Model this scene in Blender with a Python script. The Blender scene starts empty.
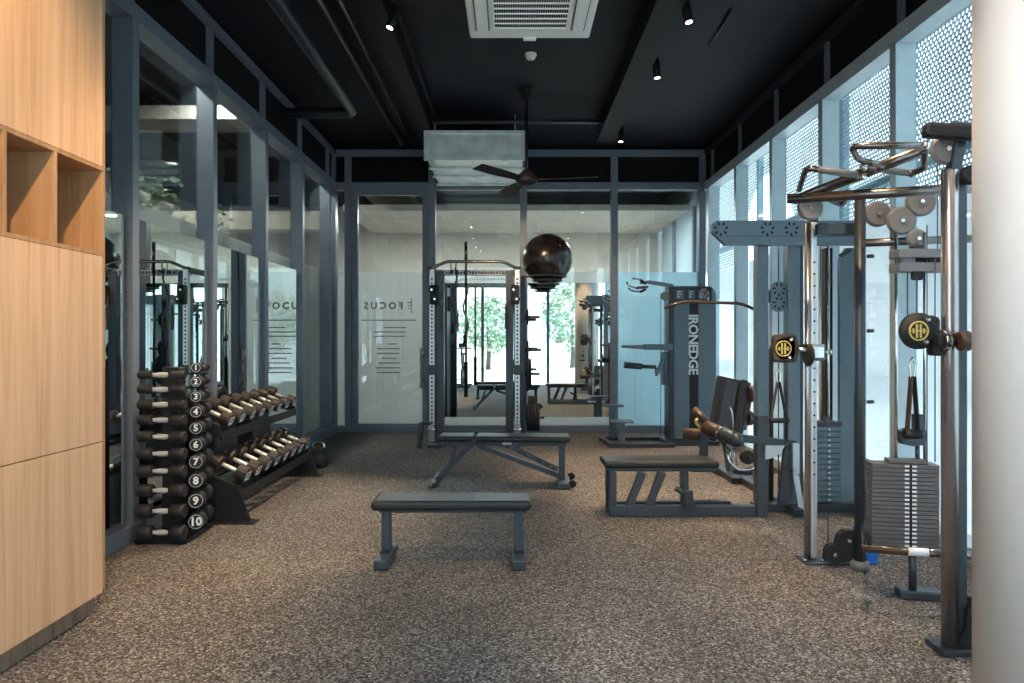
import bpy, bmesh, math, random
from mathutils import Vector, Matrix, Euler

random.seed(7)
SC = bpy.context.scene
COL = SC.collection
F, CX, HY, EYE = 683.0, 512.0, 339.0, 1.4

# ---------------------------------------------------------------- camera
cam = bpy.data.objects.new('camera', bpy.data.cameras.new('camera'))
COL.objects.link(cam)
SC.camera = cam
cam.location = (0, 0, EYE)
cam.rotation_euler = (math.radians(90), 0, 0)
cam.data.sensor_width = 36.0
cam.data.lens = 36.0 * F / 1024.0
cam.data.shift_y = -2.5 / 1024.0
cam.data.clip_start = 0.05

# ---------------------------------------------------------------- colour management
SC.view_settings.view_transform = 'Standard'
SC.view_settings.look = 'None'
SC.view_settings.gamma = 1.0
SC.view_settings.use_curve_mapping = False
SC.view_settings.exposure = 0.43
SC.cycles.max_bounces = 10
SC.cycles.diffuse_bounces = 4
SC.cycles.glossy_bounces = 5
SC.cycles.transmission_bounces = 6
SC.cycles.transparent_max_bounces = 16
SC.cycles.sample_clamp_indirect = 4.0
SC.cycles.caustics_reflective = False
SC.cycles.caustics_refractive = False

# ---------------------------------------------------------------- world
wd = bpy.data.worlds.new('sky')
SC.world = wd
wd.use_nodes = True
nt = wd.node_tree
nt.nodes.clear()
wo = nt.nodes.new('ShaderNodeOutputWorld')
bg = nt.nodes.new('ShaderNodeBackground')
tc = nt.nodes.new('ShaderNodeTexCoord')
sx = nt.nodes.new('ShaderNodeSeparateXYZ')
cr = nt.nodes.new('ShaderNodeValToRGB')
nt.links.new(tc.outputs['Generated'], sx.inputs[0])
nt.links.new(sx.outputs['Z'], cr.inputs[0])
cr.color_ramp.elements[0].position = 0.0
cr.color_ramp.elements[0].color = (0.82, 0.92, 0.97, 1)
cr.color_ramp.elements[1].position = 0.8
cr.color_ramp.elements[1].color = (0.42, 0.60, 0.80, 1)
nt.links.new(cr.outputs[0], bg.inputs[0])
bg.inputs[1].default_value = 3.4
nt.links.new(bg.outputs[0], wo.inputs[0])

# ---------------------------------------------------------------- sun
def light(name, kind, loc, rot=(0, 0, 0), energy=10, color=(1, 1, 1), parent=None, **kw):
    ld = bpy.data.lights.new(name, kind)
    ld.energy = energy
    ld.color = color
    for k, v in kw.items():
        setattr(ld, k, v)
    o = bpy.data.objects.new(name, ld)
    COL.objects.link(o)
    o.location = loc
    o.rotation_euler = rot
    if parent:
        o.parent = parent
    return o

def aim(d):
    return Vector(d).to_track_quat('-Z', 'Y').to_euler()

light('sun', 'SUN', (0, 0, 20), aim((-0.40, -0.30, -0.87)), 11.0, (1.0, 0.95, 0.87), angle=0.02)

# sky portals in the glazed openings (they only guide the sky's own light)
def portal(loc, d, sxx, syy):
    o = light('window_portal', 'AREA', loc, aim(d), 1, shape='RECTANGLE', size=sxx, size_y=syy)
    o.data.cycles.is_portal = True
portal((0, -0.62, 1.85), (0, 1, 0), 5.6, 3.5)
portal((3.12, 4.8, 1.85), (-1, 0, 0), 10.6, 3.5)

# added lights without fixtures, brightening the neighbouring rooms and their frosted films
for cy in (5.3, 7.4, 9.4):
    light('corridor_fill', 'AREA', (-3.25, cy, 4.1), (0, 0, 0), 75, (1.0, 0.90, 0.74), shape='DISK', size=0.16)
light('corridor_fill', 'AREA', (-5.2, 10.5, 4.1), (0, 0, 0), 34, (1.0, 0.90, 0.74), shape='DISK', size=0.16)
for lx in (-1.9, -0.1, 1.7):
    light('lobby_fill', 'AREA', (lx, 12.0, 3.57), (0, 0, 0), 75, (1.0, 0.96, 0.90), shape='DISK', size=0.16)

# ================================================================ materials
def mat(name, color, rough=0.5, metal=0.0, var=0.0, scale=20.0, bump=0.0, spec=0.5, coat=0.0, emit=None, estr=0.0):
    m = bpy.data.materials.new(name)
    m.use_nodes = True
    t = m.node_tree
    b = t.nodes['Principled BSDF']
    b.inputs['Base Color'].default_value = (*color, 1)
    b.inputs['Roughness'].default_value = rough
    b.inputs['Metallic'].default_value = metal
    b.inputs['Specular IOR Level'].default_value = spec
    b.inputs['Coat Weight'].default_value = coat
    if emit:
        b.inputs['Emission Color'].default_value = (*emit, 1)
        b.inputs['Emission Strength'].default_value = estr
    if var or bump:
        c = t.nodes.new('ShaderNodeTexCoord')
        n = t.nodes.new('ShaderNodeTexNoise')
        n.inputs['Scale'].default_value = scale
        n.inputs['Detail'].default_value = 4
        t.links.new(c.outputs['Object'], n.inputs['Vector'])
        if var:
            r = t.nodes.new('ShaderNodeValToRGB')
            r.color_ramp.elements[0].position = 0.3
            r.color_ramp.elements[1].position = 0.7
            r.color_ramp.elements[0].color = (*[max(0, x * (1 - var)) for x in color], 1)
            r.color_ramp.elements[1].color = (*[min(1, x * (1 + var)) for x in color], 1)
            t.links.new(n.outputs['Fac'], r.inputs[0])
            t.links.new(r.outputs[0], b.inputs['Base Color'])
        if bump:
            bp = t.nodes.new('ShaderNodeBump')
            bp.inputs['Strength'].default_value = bump
            bp.inputs['Distance'].default_value = 0.002
            t.links.new(n.outputs['Fac'], bp.inputs['Height'])
            t.links.new(bp.outputs[0], b.inputs['Normal'])
    return m

def floor_mat():
    m = bpy.data.materials.new('rubber_granule_floor')
    m.use_nodes = True
    t = m.node_tree
    b = t.nodes['Principled BSDF']
    b.inputs['Roughness'].default_value = 0.8
    b.inputs['Specular IOR Level'].default_value = 0.25
    c = t.nodes.new('ShaderNodeTexCoord')
    v = t.nodes.new('ShaderNodeTexVoronoi')
    v.inputs['Scale'].default_value = 125
    v.inputs['Randomness'].default_value = 1.0
    t.links.new(c.outputs['Object'], v.inputs['Vector'])
    s = t.nodes.new('ShaderNodeSeparateColor')
    t.links.new(v.outputs['Color'], s.inputs[0])
    r = t.nodes.new('ShaderNodeValToRGB')
    r.color_ramp.interpolation = 'CONSTANT'
    e = r.color_ramp.elements
    e[0].position = 0.0; e[0].color = (0.046, 0.042, 0.041, 1)
    e[1].position = 0.26; e[1].color = (0.10, 0.092, 0.088, 1)
    for p, col in ((0.50, (0.17, 0.156, 0.146)), (0.72, (0.265, 0.244, 0.226)), (0.92, (0.46, 0.425, 0.39))):
        k = e.new(p); k.color = (*col, 1)
    t.links.new(s.outputs[0], r.inputs[0])
    # broad tonal patches spread at random over the sheet
    n = t.nodes.new('ShaderNodeTexNoise')
    n.inputs['Scale'].default_value = 0.9
    n.inputs['Detail'].default_value = 2
    t.links.new(c.outputs['Object'], n.inputs['Vector'])
    r2 = t.nodes.new('ShaderNodeValToRGB')
    r2.color_ramp.elements[0].position = 0.42; r2.color_ramp.elements[0].color = (0.84, 0.84, 0.86, 1)
    r2.color_ramp.elements[1].position = 0.58; r2.color_ramp.elements[1].color = (1.05, 1.02, 0.98, 1)
    t.links.new(n.outputs['Fac'], r2.inputs[0])
    mx = t.nodes.new('ShaderNodeMix'); mx.data_type = 'RGBA'; mx.blend_type = 'MULTIPLY'
    mx.inputs[0].default_value = 1.0
    t.links.new(r.outputs[0], mx.inputs[6]); t.links.new(r2.outputs[0], mx.inputs[7])
    t.links.new(mx.outputs[2], b.inputs['Base Color'])
    bp = t.nodes.new('ShaderNodeBump')
    bp.inputs['Strength'].default_value = 0.5
    bp.inputs['Distance'].default_value = 0.003
    t.links.new(s.outputs[1], bp.inputs['Height'])
    t.links.new(bp.outputs[0], b.inputs['Normal'])
    return m

def wood_mat(name, c1, c2, c3):
    m = bpy.data.materials.new(name)
    m.use_nodes = True
    t = m.node_tree
    b = t.nodes['Principled BSDF']
    b.inputs['Roughness'].default_value = 0.5
    b.inputs['Specular IOR Level'].default_value = 0.3
    c = t.nodes.new('ShaderNodeTexCoord')
    mp = t.nodes.new('ShaderNodeMapping')
    mp.inputs['Scale'].default_value = (14, 14, 0.55)
    t.links.new(c.outputs['Object'], mp.inputs[0])
    n = t.nodes.new('ShaderNodeTexNoise')
    n.inputs['Scale'].default_value = 1.6
    n.inputs['Detail'].default_value = 8
    n.inputs['Roughness'].default_value = 0.62
    n.inputs['Distortion'].default_value = 0.6
    t.links.new(mp.outputs[0], n.inputs['Vector'])
    r = t.nodes.new('ShaderNodeValToRGB')
    e = r.color_ramp.elements
    e[0].position = 0.32; e[0].color = (*c1, 1)
    e[1].position = 0.7; e[1].color = (*c3, 1)
    k = e.new(0.5); k.color = (*c2, 1)
    t.links.new(n.outputs['Fac'], r.inputs[0])
    t.links.new(r.outputs[0], b.inputs['Base Color'])
    return m

def glass_mat(name, tint=(0.86, 0.93, 0.94), refl=0.07, fres=0.55):
    m = bpy.data.materials.new(name)
    m.use_nodes = True
    t = m.node_tree
    t.nodes.clear()
    o = t.nodes.new('ShaderNodeOutputMaterial')
    tr = t.nodes.new('ShaderNodeBsdfTransparent'); tr.inputs[0].default_value = (*tint, 1)
    g = t.nodes.new('ShaderNodeBsdfGlossy'); g.inputs['Roughness'].default_value = 0.01
    lw = t.nodes.new('ShaderNodeLayerWeight'); lw.inputs[0].default_value = 0.25
    mr = t.nodes.new('ShaderNodeMath'); mr.operation = 'MULTIPLY_ADD'
    mr.inputs[1].default_value = fres; mr.inputs[2].default_value = refl
    t.links.new(lw.outputs['Fresnel'], mr.inputs[0])
    mx = t.nodes.new('ShaderNodeMixShader')
    t.links.new(mr.outputs[0], mx.inputs[0])
    t.links.new(tr.outputs[0], mx.inputs[1]); t.links.new(g.outputs[0], mx.inputs[2])
    t.links.new(mx.outputs[0], o.inputs[0])
    return m

def film_mat(name, color, through=0.12, trans=0.6, tcol=None):
    m = bpy.data.materials.new(name)
    m.use_nodes = True
    t = m.node_tree
    t.nodes.clear()
    o = t.nodes.new('ShaderNodeOutputMaterial')
    d = t.nodes.new('ShaderNodeBsdfDiffuse'); d.inputs[0].default_value = (*color, 1)
    l = t.nodes.new('ShaderNodeBsdfTranslucent'); l.inputs[0].default_value = (*(tcol or color), 1)
    tr = t.nodes.new('ShaderNodeBsdfTransparent')
    a = t.nodes.new('ShaderNodeMixShader'); a.inputs[0].default_value = trans
    b = t.nodes.new('ShaderNodeMixShader'); b.inputs[0].default_value = through
    t.links.new(d.outputs[0], a.inputs[1]); t.links.new(l.outputs[0], a.inputs[2])
    t.links.new(a.outputs[0], b.inputs[1]); t.links.new(tr.outputs[0], b.inputs[2])
    t.links.new(b.outputs[0], o.inputs[0])
    return m

M = dict(
    floor=floor_mat(),
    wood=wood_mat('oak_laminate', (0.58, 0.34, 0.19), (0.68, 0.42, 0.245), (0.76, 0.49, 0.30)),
    woodin=wood_mat('oak_laminate_niche_shade', (0.32, 0.17, 0.08), (0.42, 0.235, 0.115), (0.50, 0.29, 0.15)),  # darker copy of the oak; shade inside the niches put into its colour
    woodk=wood_mat('oak_plinth', (0.16, 0.10, 0.07), (0.24, 0.16, 0.11), (0.32, 0.22, 0.16)),
    ceil=mat('ceiling_black_paint', (0.0085, 0.0095, 0.0155), 0.62, var=0.15, scale=3, spec=0.25),
    black_panel=mat('black_panel', (0.004, 0.004, 0.005), 0.7, spec=0.2),
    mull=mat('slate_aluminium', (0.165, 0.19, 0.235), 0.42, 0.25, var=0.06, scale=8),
    mullr=mat('slate_aluminium_daylit', (0.50, 0.62, 0.68), 0.40, 0.25, var=0.05, scale=8),  # paler copy of the slate; daylight on the window frames put into its colour
    beam=mat('dark_beam_paint', (0.005, 0.005, 0.007), 0.6, spec=0.25),
    pipe=mat('dark_pipe_paint', (0.022, 0.026, 0.036), 0.35, 0.2),
    glass=glass_mat('clear_glass', (0.82, 0.90, 0.93)),
    glassr=glass_mat('window_glass', (0.90, 0.97, 0.99), 0.03, 0.30),
    film=film_mat('frosted_film', (0.86, 0.86, 0.84), 0.02, 0.50),
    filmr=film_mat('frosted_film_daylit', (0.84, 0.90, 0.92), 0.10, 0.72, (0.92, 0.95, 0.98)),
    filmb=film_mat('frosted_film_daylight_tint', (0.64, 0.78, 0.82), 0.04, 0.6, (0.66, 0.82, 0.88)),  # bluer copy of the frosted film; daylight behind it put into the tint
    mirror=mat('mirror_glass', (0.80, 0.88, 0.86), 0.005, 1.0),
    screen=mat('perforated_screen', (0.22, 0.36, 0.41), 0.5, 0.2),
    plaster=mat('warm_plaster', (0.52, 0.48, 0.42), 0.9, var=0.08, scale=3),
    plaster2=mat('grey_plaster', (0.30, 0.29, 0.27), 0.9, var=0.1, scale=3),
    column=mat('column_paint', (0.88, 0.84, 0.81), 0.6, var=0.02, scale=5),
    frame=mat('charcoal_powdercoat', (0.050, 0.060, 0.074), 0.38, 0.35, var=0.1, scale=40),
    frame2=mat('powdercoat_window_lit', (0.14, 0.19, 0.225), 0.40, 0.3, var=0.08, scale=30),  # paler than the other frames; blue window light put into its colour
    steel=mat('black_steel', (0.016, 0.017, 0.020), 0.42, 0.2, var=0.1, scale=40),
    frame3=mat('navy_powdercoat', (0.060, 0.074, 0.092), 0.42, 0.3, var=0.08, scale=30),
    satin=mat('satin_steel', (0.80, 0.80, 0.80), 0.32, 0.55),
    column_steel=mat('polished_column_steel', (0.44, 0.40, 0.385), 0.24, 0.85),
    bronze=mat('dark_chrome_tube', (0.20, 0.175, 0.165), 0.24, 0.9),
    chrome=mat('chrome', (0.75, 0.75, 0.74), 0.16, 1.0),
    whitebar=mat('brushed_perforated_steel', (0.62, 0.65, 0.68), 0.35, 0.6),
    hole=mat('dark_hole', (0.008, 0.008, 0.01), 0.8),
    rubber=mat('black_rubber', (0.010, 0.010, 0.012), 0.6, bump=0.2, scale=60),
    vinyl=mat('black_vinyl', (0.013, 0.014, 0.017), 0.46, bump=0.25, scale=90),
    brown=mat('brown_vinyl', (0.055, 0.030, 0.020), 0.45, bump=0.2, scale=60),
    greyp=mat('grey_nylon', (0.16, 0.155, 0.155), 0.5),
    plate=mat('stack_plate_grey', (0.13, 0.12, 0.12), 0.45, 0.3, var=0.1, scale=30),
    plateb=mat('stack_plate_blue', (0.11, 0.16, 0.20), 0.45, 0.3, var=0.1, scale=30),
    bell=mat('dumbbell_rubber_warm_lit', (0.030, 0.022, 0.018), 0.42, bump=0.2, scale=80),  # black rubber; brown of the warm spotlights put into its colour
    white=mat('white_print', (0.80, 0.82, 0.84), 0.5),
    gold=mat('gold_print', (0.80, 0.58, 0.16), 0.4, 0.3),
    ink=mat('grey_print', (0.16, 0.16, 0.17), 0.6),
    acw=mat('ivory_plastic', (0.88, 0.89, 0.84), 0.45, var=0.02),
    galv=mat('galvanised_steel', (0.70, 0.78, 0.78), 0.34, 0.35, var=0.18, scale=6),
    ball=mat('glossy_black_pvc', (0.014, 0.011, 0.010), 0.26),
    blue2=mat('light_blue_film', (0.10, 0.36, 0.55), 0.6),
    blue=mat('blue_plastic', (0.02, 0.16, 0.62), 0.4),
    lens=mat('lamp_lens', (1, 0.9, 0.75), 0.4, emit=(1.0, 0.82, 0.58), estr=9.0),
    leaf=mat('leaf_green', (0.22, 0.30, 0.19), 0.6, var=0.35, scale=4),
    bark=mat('bark', (0.10, 0.075, 0.055), 0.9, var=0.3, scale=12, bump=0.5),
    pave=mat('pale_paving', (0.62, 0.60, 0.57), 0.85, var=0.08, scale=1.5),
    facade=mat('pale_facade', (0.66, 0.66, 0.64), 0.85, var=0.05, scale=1.0),
    red=mat('yellow_label', (0.75, 0.55, 0.08), 0.5),
)

# ================================================================ mesh builder
class MB:
    def __init__(s, T=None):
        s.bm = bmesh.new()
        s.T = T or Matrix.Identity(4)
        s.mi = 0
    def _fin(s, vs, smooth=False):
        fs = set()
        for v in vs:
            for f in v.link_faces:
                fs.add(f)
        for f in fs:
            f.material_index = s.mi
            f.smooth = smooth
        return s
    def box(s, a, b, bev=0.0, R=None):
        """box between corners a and b (R: extra matrix about its centre)"""
        c = (Vector(a) + Vector(b)) / 2
        d = [max(1e-4, abs(b[i] - a[i])) for i in range(3)]
        mm = s.T @ Matrix.Translation(c) @ (R or Matrix.Identity(4)) @ Matrix.Diagonal((*d, 1))
        r = bmesh.ops.create_cube(s.bm, size=1, matrix=mm)
        vs = r['verts']
        s._fin(vs)
        if bev > 0:
            es = list({e for v in vs for e in v.link_edges})
            r = bmesh.ops.bevel(s.bm, geom=es, offset=min(bev, min(d) * 0.45), segments=2, affect='EDGES', profile=0.5)
            for f in r['faces']:
                f.material_index = s.mi
        return s
    def bar(s, p, q, w, h, up=(0, 0, 1), bev=0.0):
        """rectangular bar from p to q, w wide, h thick along up"""
        p, q = Vector(p), Vector(q)
        d = q - p
        z = d.normalized()
        u = Vector(up)
        if abs(u.dot(z)) > 0.98:
            u = Vector((0, 1, 0))
        x = u.cross(z).normalized()
        y = z.cross(x)
        R = Matrix((x, y, z)).transposed().to_4x4()
        mm = s.T @ Matrix.Translation((p + q) / 2) @ R @ Matrix.Diagonal((w, h, d.length, 1))
        r = bmesh.ops.create_cube(s.bm, size=1, matrix=mm)
        vs = r['verts']
        s._fin(vs)
        if bev > 0:
            es = list({e for v in vs for e in v.link_edges})
            r = bmesh.ops.bevel(s.bm, geom=es, offset=min(bev, w * .45, h * .45), segments=2, affect='EDGES', profile=0.5)
            for f in r['faces']:
                f.material_index = s.mi
        return s
    def tube(s, pts, r, n=10, rad=None, caps=True, smooth=True):
        """swept tube through pts; rad: radius per point"""
        P = [Vector(p) for p in pts]
        rings = []
        prev = None
        for i, p in enumerate(P):
            if i == 0: t = P[1] - P[0]
            elif i == len(P) - 1: t = P[-1] - P[-2]
            else: t = (P[i + 1] - p).normalized() + (p - P[i - 1]).normalized()
            if t.length < 1e-9: t = Vector((0, 0, 1))
            t.normalize()
            if prev is None:
                a = Vector((0, 0, 1)) if abs(t.z) < 0.9 else Vector((1, 0, 0))
                x = a.cross(t).normalized()
            else:
                x = (prev - t * prev.dot(t))
                if x.length < 1e-6: x = Vector((1, 0, 0)).cross(t)
                x.normalize()
            prev = x
            y = t.cross(x)
            rr = rad[i] if rad else r
            rings.append([s.bm.verts.new(s.T @ (p + (x * math.cos(2 * math.pi * k / n) + y * math.sin(2 * math.pi * k / n)) * rr)) for k in range(n)])
        for a, b in zip(rings, rings[1:]):
            for k in range(n):
                f = s.bm.faces.new((a[k], a[(k + 1) % n], b[(k + 1) % n], b[k]))
                f.material_index = s.mi; f.smooth = smooth
        if caps:
            for rg in (list(reversed(rings[0])), rings[-1]):
                f = s.bm.faces.new(rg); f.material_index = s.mi
        return s
    def bent(s, pts, r, fil=0.03, n=10):
        """tube with filleted corners"""
        P = [Vector(p) for p in pts]
        out = [P[0]]
        for i in range(1, len(P) - 1):
            a = (P[i - 1] - P[i]); b = (P[i + 1] - P[i])
            k = min(fil, a.length * .45, b.length * .45)
            A = P[i] + a.normalized() * k; B = P[i] + b.normalized() * k
            for j in range(5):
                u = j / 4
                out.append(A * (1 - u) ** 2 + P[i] * 2 * u * (1 - u) + B * u * u)
        out.append(P[-1])
        return s.tube(out, r, n)
    def lathe(s, prof, origin, axis=(0, 0, 1), n=24, smooth=True):
        """profile [(radius, height)] revolved round axis at origin"""
        z = Vector(axis).normalized()
        a = Vector((0, 0, 1)) if abs(z.z) < 0.9 else Vector((1, 0, 0))
        x = a.cross(z).normalized(); y = z.cross(x)
        o = Vector(origin)
        rings = []
        for (r, h) in prof:
            r = max(r, 1e-5)
            rings.append([s.bm.verts.new(s.T @ (o + z * h + (x * math.cos(2 * math.pi * k / n) + y * math.sin(2 * math.pi * k / n)) * r)) for k in range(n)])
        for i, (a_, b_) in enumerate(zip(rings, rings[1:])):
            for k in range(n):
                f = s.bm.faces.new((a_[k], a_[(k + 1) % n], b_[(k + 1) % n], b_[k]))
                f.material_index = s.mi; f.smooth = smooth
        f = s.bm.faces.new(list(reversed(rings[0]))); f.material_index = s.mi
        f = s.bm.faces.new(rings[-1]); f.material_index = s.mi
        return s
    def disc(s, c, r, t, axis, n=24, bev=0.006):
        """round puck of thickness t centred at c"""
        b = min(bev, t * .4)
        return s.lathe([(r - b, -t / 2), (r, -t / 2 + b), (r, t / 2 - b), (r - b, t / 2)], c, axis, n, smooth=False)
    def prism(s, poly, off, axis='Y'):
        """polygon [(u,v)] in the plane across axis, extruded from off[0] to off[1]"""
        def P(u, v, w):
            return {'Y': (u, w, v), 'X': (w, u, v), 'Z': (u, v, w)}[axis]
        A = [s.bm.verts.new(s.T @ Vector(P(u, v, off[0]))) for u, v in poly]
        B = [s.bm.verts.new(s.T @ Vector(P(u, v, off[1]))) for u, v in poly]
        fs = [s.bm.faces.new(A), s.bm.faces.new(list(reversed(B)))]
        n = len(poly)
        for k in range(n):
            fs.append(s.bm.faces.new((A[(k + 1) % n], A[k], B[k], B[(k + 1) % n])))
        for f in fs: f.material_index = s.mi
        return s
    def sphere(s, c, r, seg=32, sc=(1, 1, 1)):
        mm = s.T @ Matrix.Translation(c) @ Matrix.Diagonal((r * sc[0], r * sc[1], r * sc[2], 1))
        q = bmesh.ops.create_uvsphere(s.bm, u_segments=seg, v_segments=seg // 2, radius=1, matrix=mm)
        return s._fin(q['verts'], True)
    def torus(s, c, R, r, axis=(0, 0, 1), n=28, m=8, a0=0, a1=2 * math.pi):
        z = Vector(axis).normalized()
        a = Vector((0, 0, 1)) if abs(z.z) < 0.9 else Vector((1, 0, 0))
        x = a.cross(z).normalized(); y = z.cross(x)
        full = abs(a1 - a0 - 2 * math.pi) < 1e-6
        pts = [Vector(c) + (x * math.cos(a0 + (a1 - a0) * k / n) + y * math.sin(a0 + (a1 - a0) * k / n)) * R for k in range(n + 1)]
        return s.tube(pts, r, m, caps=not full)
    def obj(s, name, mats, root=None, parent=None):
        """link as one object; vertices are stored relative to root's place"""
        bmesh.ops.recalc_face_normals(s.bm, faces=s.bm.faces[:])
        me = bpy.data.meshes.new(name)
        off = Vector(root.location) if root else None
        if off: bmesh.ops.translate(s.bm, verts=s.bm.verts[:], vec=-off)
        s.bm.to_mesh(me); s.bm.free()
        for m_ in (mats if isinstance(mats, (list, tuple)) else [mats]):
            me.materials.append(m_)
        o = bpy.data.objects.new(name, me)
        COL.objects.link(o)
        if parent is not None: o.parent = parent
        elif root is not None: o.parent = root
        return o

def thing(name, label, cat, loc, group=None):
    o = bpy.data.objects.new(name, None)
    COL.objects.link(o)
    o.empty_display_size = 0.1
    o.location = loc
    o['label'] = label; o['category'] = cat
    if group: o['group'] = group
    return o

def tag(o, label, cat, group=None, kind=None):
    o['label'] = label; o['category'] = cat
    if group: o['group'] = group
    if kind: o['kind'] = kind
    return o

def struct(name, mb, m, label=None, cat=None):
    o = mb.obj(name, m)
    o['kind'] = 'structure'
    if label: o['label'] = label
    if cat: o['category'] = cat
    return o

def text_mesh(txt, size, depth=0.001, spacing=1.0, bold=0.03):
    cu = bpy.data.curves.new('lettering', 'FONT')
    cu.body = txt; cu.size = size; cu.extrude = depth
    cu.align_x = 'CENTER'; cu.align_y = 'CENTER'
    cu.space_character = spacing
    cu.resolution_u = 2
    cu.offset = bold * size
    o = bpy.data.objects.new('lettering', cu)
    COL.objects.link(o)
    dg = bpy.context.evaluated_depsgraph_get()
    me = bpy.data.meshes.new_from_object(o.evaluated_get(dg))
    bpy.data.objects.remove(o); bpy.data.curves.remove(cu)
    return me

def text_obj(name, txt, size, m, mw, root, parent=None, depth=0.001, spacing=1.0):
    """lettering; mw places the text plane (x right, y up, z out) in the room"""
    me = text_mesh(txt, size, depth, spacing)
    me.transform(Matrix.Translation(-Vector(root.location)) @ mw if root else mw)
    me.materials.clear(); me.materials.append(m)
    o = bpy.data.objects.new(name, me)
    COL.objects.link(o)
    o.parent = parent or root
    return o

def facing(x_axis, y_axis, loc):
    x = Vector(x_axis).normalized(); y = Vector(y_axis).normalized(); z = x.cross(y)
    m = Matrix((x, y, z)).transposed().to_4x4()
    m.translation = Vector(loc)
    return m

def P(x, y, Y):
    return Vector(((x - CX) * Y / F, Y, EYE - (y - HY) * Y / F))
def PZ(x, y, z):
    return P(x, y, (z - EYE) * F / (HY - y))

# ================================================================ the room
H = 4.30
YB = 10.20; YF = -0.50
XL, XLG = -2.63, -2.785
XR, XRG = 2.87, 3.03
ZT = 3.64           # underside of the transom
ZF = 2.41           # top of the frosted film

struct('floor', MB().box((-2.9, YF - 0.1, -0.12), (3.15, YB + 0.2, 0)), M['floor'])
struct('ceiling', MB().box((-2.9, YF - 0.1, H), (3.15, YB + 0.25, H + 0.2)), M['ceil'])
struct('roof_sunshade', MB().box((-2.9, YF - 0.1, H + 0.2), (3.95, YB + 4.2, H + 0.38)), M['facade'])  # right overhang widened, out of view, to keep sun off the clear panes
struct('wall_left', MB().box((-2.80, YF, 3.76), (-2.70, YB + 0.1, H)), M['black_panel'])
struct('wall_right', MB().box((2.95, YF, 3.74), (3.06, YB + 0.1, H)), M['black_panel'])
struct('wall_back', MB().box((-2.8, YB + 0.04, 3.74), (3.06, YB + 0.12, H)), M['black_panel'])
struct('wall_front', MB().box((-2.8, YF - 0.12, 3.6), (3.06, YF, H)), M['black_panel'])

tn = [0]
def trim(mb, m):
    tn[0] += 1
    return struct('trim_%d' % tn[0], mb, m)
wn = [0]
def window(a, b, film_top=None, gm=None, fm=None, out=None):
    """one pane between corners a and b, frosted film up to film_top on its outer face"""
    wn[0] += 1
    w = struct('window_%d' % wn[0], MB().box(a, b), gm or M['glass'])
    if film_top:
        d = Vector(out)
        A = Vector(a) + d; B = Vector(b) + d
        B.z = film_top
        MB().box(A, B).obj('frosted_film', fm or M['film'], None, w)
    return w

# left wall: mullions, transom, sill, top rail
ysl = [-0.38, 0.9, 2.18, 3.46, 4.74, 6.02, 7.30, 8.58, 9.88]
for y in ysl:
    trim(MB().box((XLG, y, 0), (XL, y + 0.08, ZT), 0.004).box((XLG + 0.06, y, ZT), (XL - 0.03, y + 0.08, H - 0.1), 0.004), M['mull'])
trim(MB().box((XLG - 0.01, YF, ZT), (XL - 0.002, YB, ZT + 0.11), 0.004), M['mull'])
trim(MB().box((XLG - 0.01, YF, 0), (XL + 0.02, YB, 0.12), 0.006), M['mull'])
trim(MB().box((XLG, YF, H - 0.14), (XL - 0.01, YB, H - 0.07), 0.004), M['mull'])
for i in range(len(ysl) - 1):
    window((XLG, ysl[i] + 0.08, 0.12), (XLG + 0.01, ysl[i + 1], ZT), ZF, None, None, (-0.012, 0, 0))
window((XLG, ysl[-1] + 0.08, 0.12), (XLG + 0.01, YB, ZT), ZF, None, None, (-0.012, 0, 0))

# right wall
ysr = [-0.35, 0.28, 1.48, 2.69, 3.90, 5.11, 6.32, 7.54, 8.75, 9.96]
for y in ysr:
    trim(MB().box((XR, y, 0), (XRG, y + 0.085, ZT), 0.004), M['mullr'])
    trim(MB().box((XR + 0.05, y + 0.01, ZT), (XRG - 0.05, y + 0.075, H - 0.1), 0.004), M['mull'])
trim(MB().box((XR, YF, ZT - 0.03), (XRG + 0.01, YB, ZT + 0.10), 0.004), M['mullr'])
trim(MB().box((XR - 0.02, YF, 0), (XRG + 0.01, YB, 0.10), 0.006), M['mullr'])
trim(MB().box((XR, YF, H - 0.14), (XRG, YB, H - 0.07), 0.004), M['pipe'])
for i in range(len(ysr) - 1):
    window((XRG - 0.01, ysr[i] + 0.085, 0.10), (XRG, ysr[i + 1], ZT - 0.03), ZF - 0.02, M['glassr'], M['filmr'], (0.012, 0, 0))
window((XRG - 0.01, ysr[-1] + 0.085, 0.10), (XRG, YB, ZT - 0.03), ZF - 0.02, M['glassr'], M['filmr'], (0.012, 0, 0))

# back wall
def bx(px): return (px - CX) * YB / F
for a, b in ((329.5, 335.5), (344.5, 351.2), (428.3, 435.3), (520, 527), (611, 618), (699.5, 706)):
    trim(MB().box((bx(a), YB, 0), (bx(b), YB + 0.13, H - 0.12), 0.004), M['mull'])
trim(MB().box((XL, YB + 0.005, ZT - 0.005), (XR, YB + 0.13, ZT + 0.105), 0.004), M['mull'])
trim(MB().box((XL, YB + 0.005, H - 0.17), (XR, YB + 0.11, H - 0.07), 0.004), M['mull'])
trim(MB().box((XL, YB + 0.005, 0), (XR, YB + 0.13, 0.10), 0.004), M['mull'])
for a, b, fm in ((335.5, 344.5, 'film'), (435.3, 520, 'film'), (527, 611, 'film'), (618, 699.5, 'filmb')):
    window((bx(a), YB + 0.10, 0.10), (bx(b), YB + 0.11, ZT), ZF, M['glass'], M[fm], (0, 0.012, 0))

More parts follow.
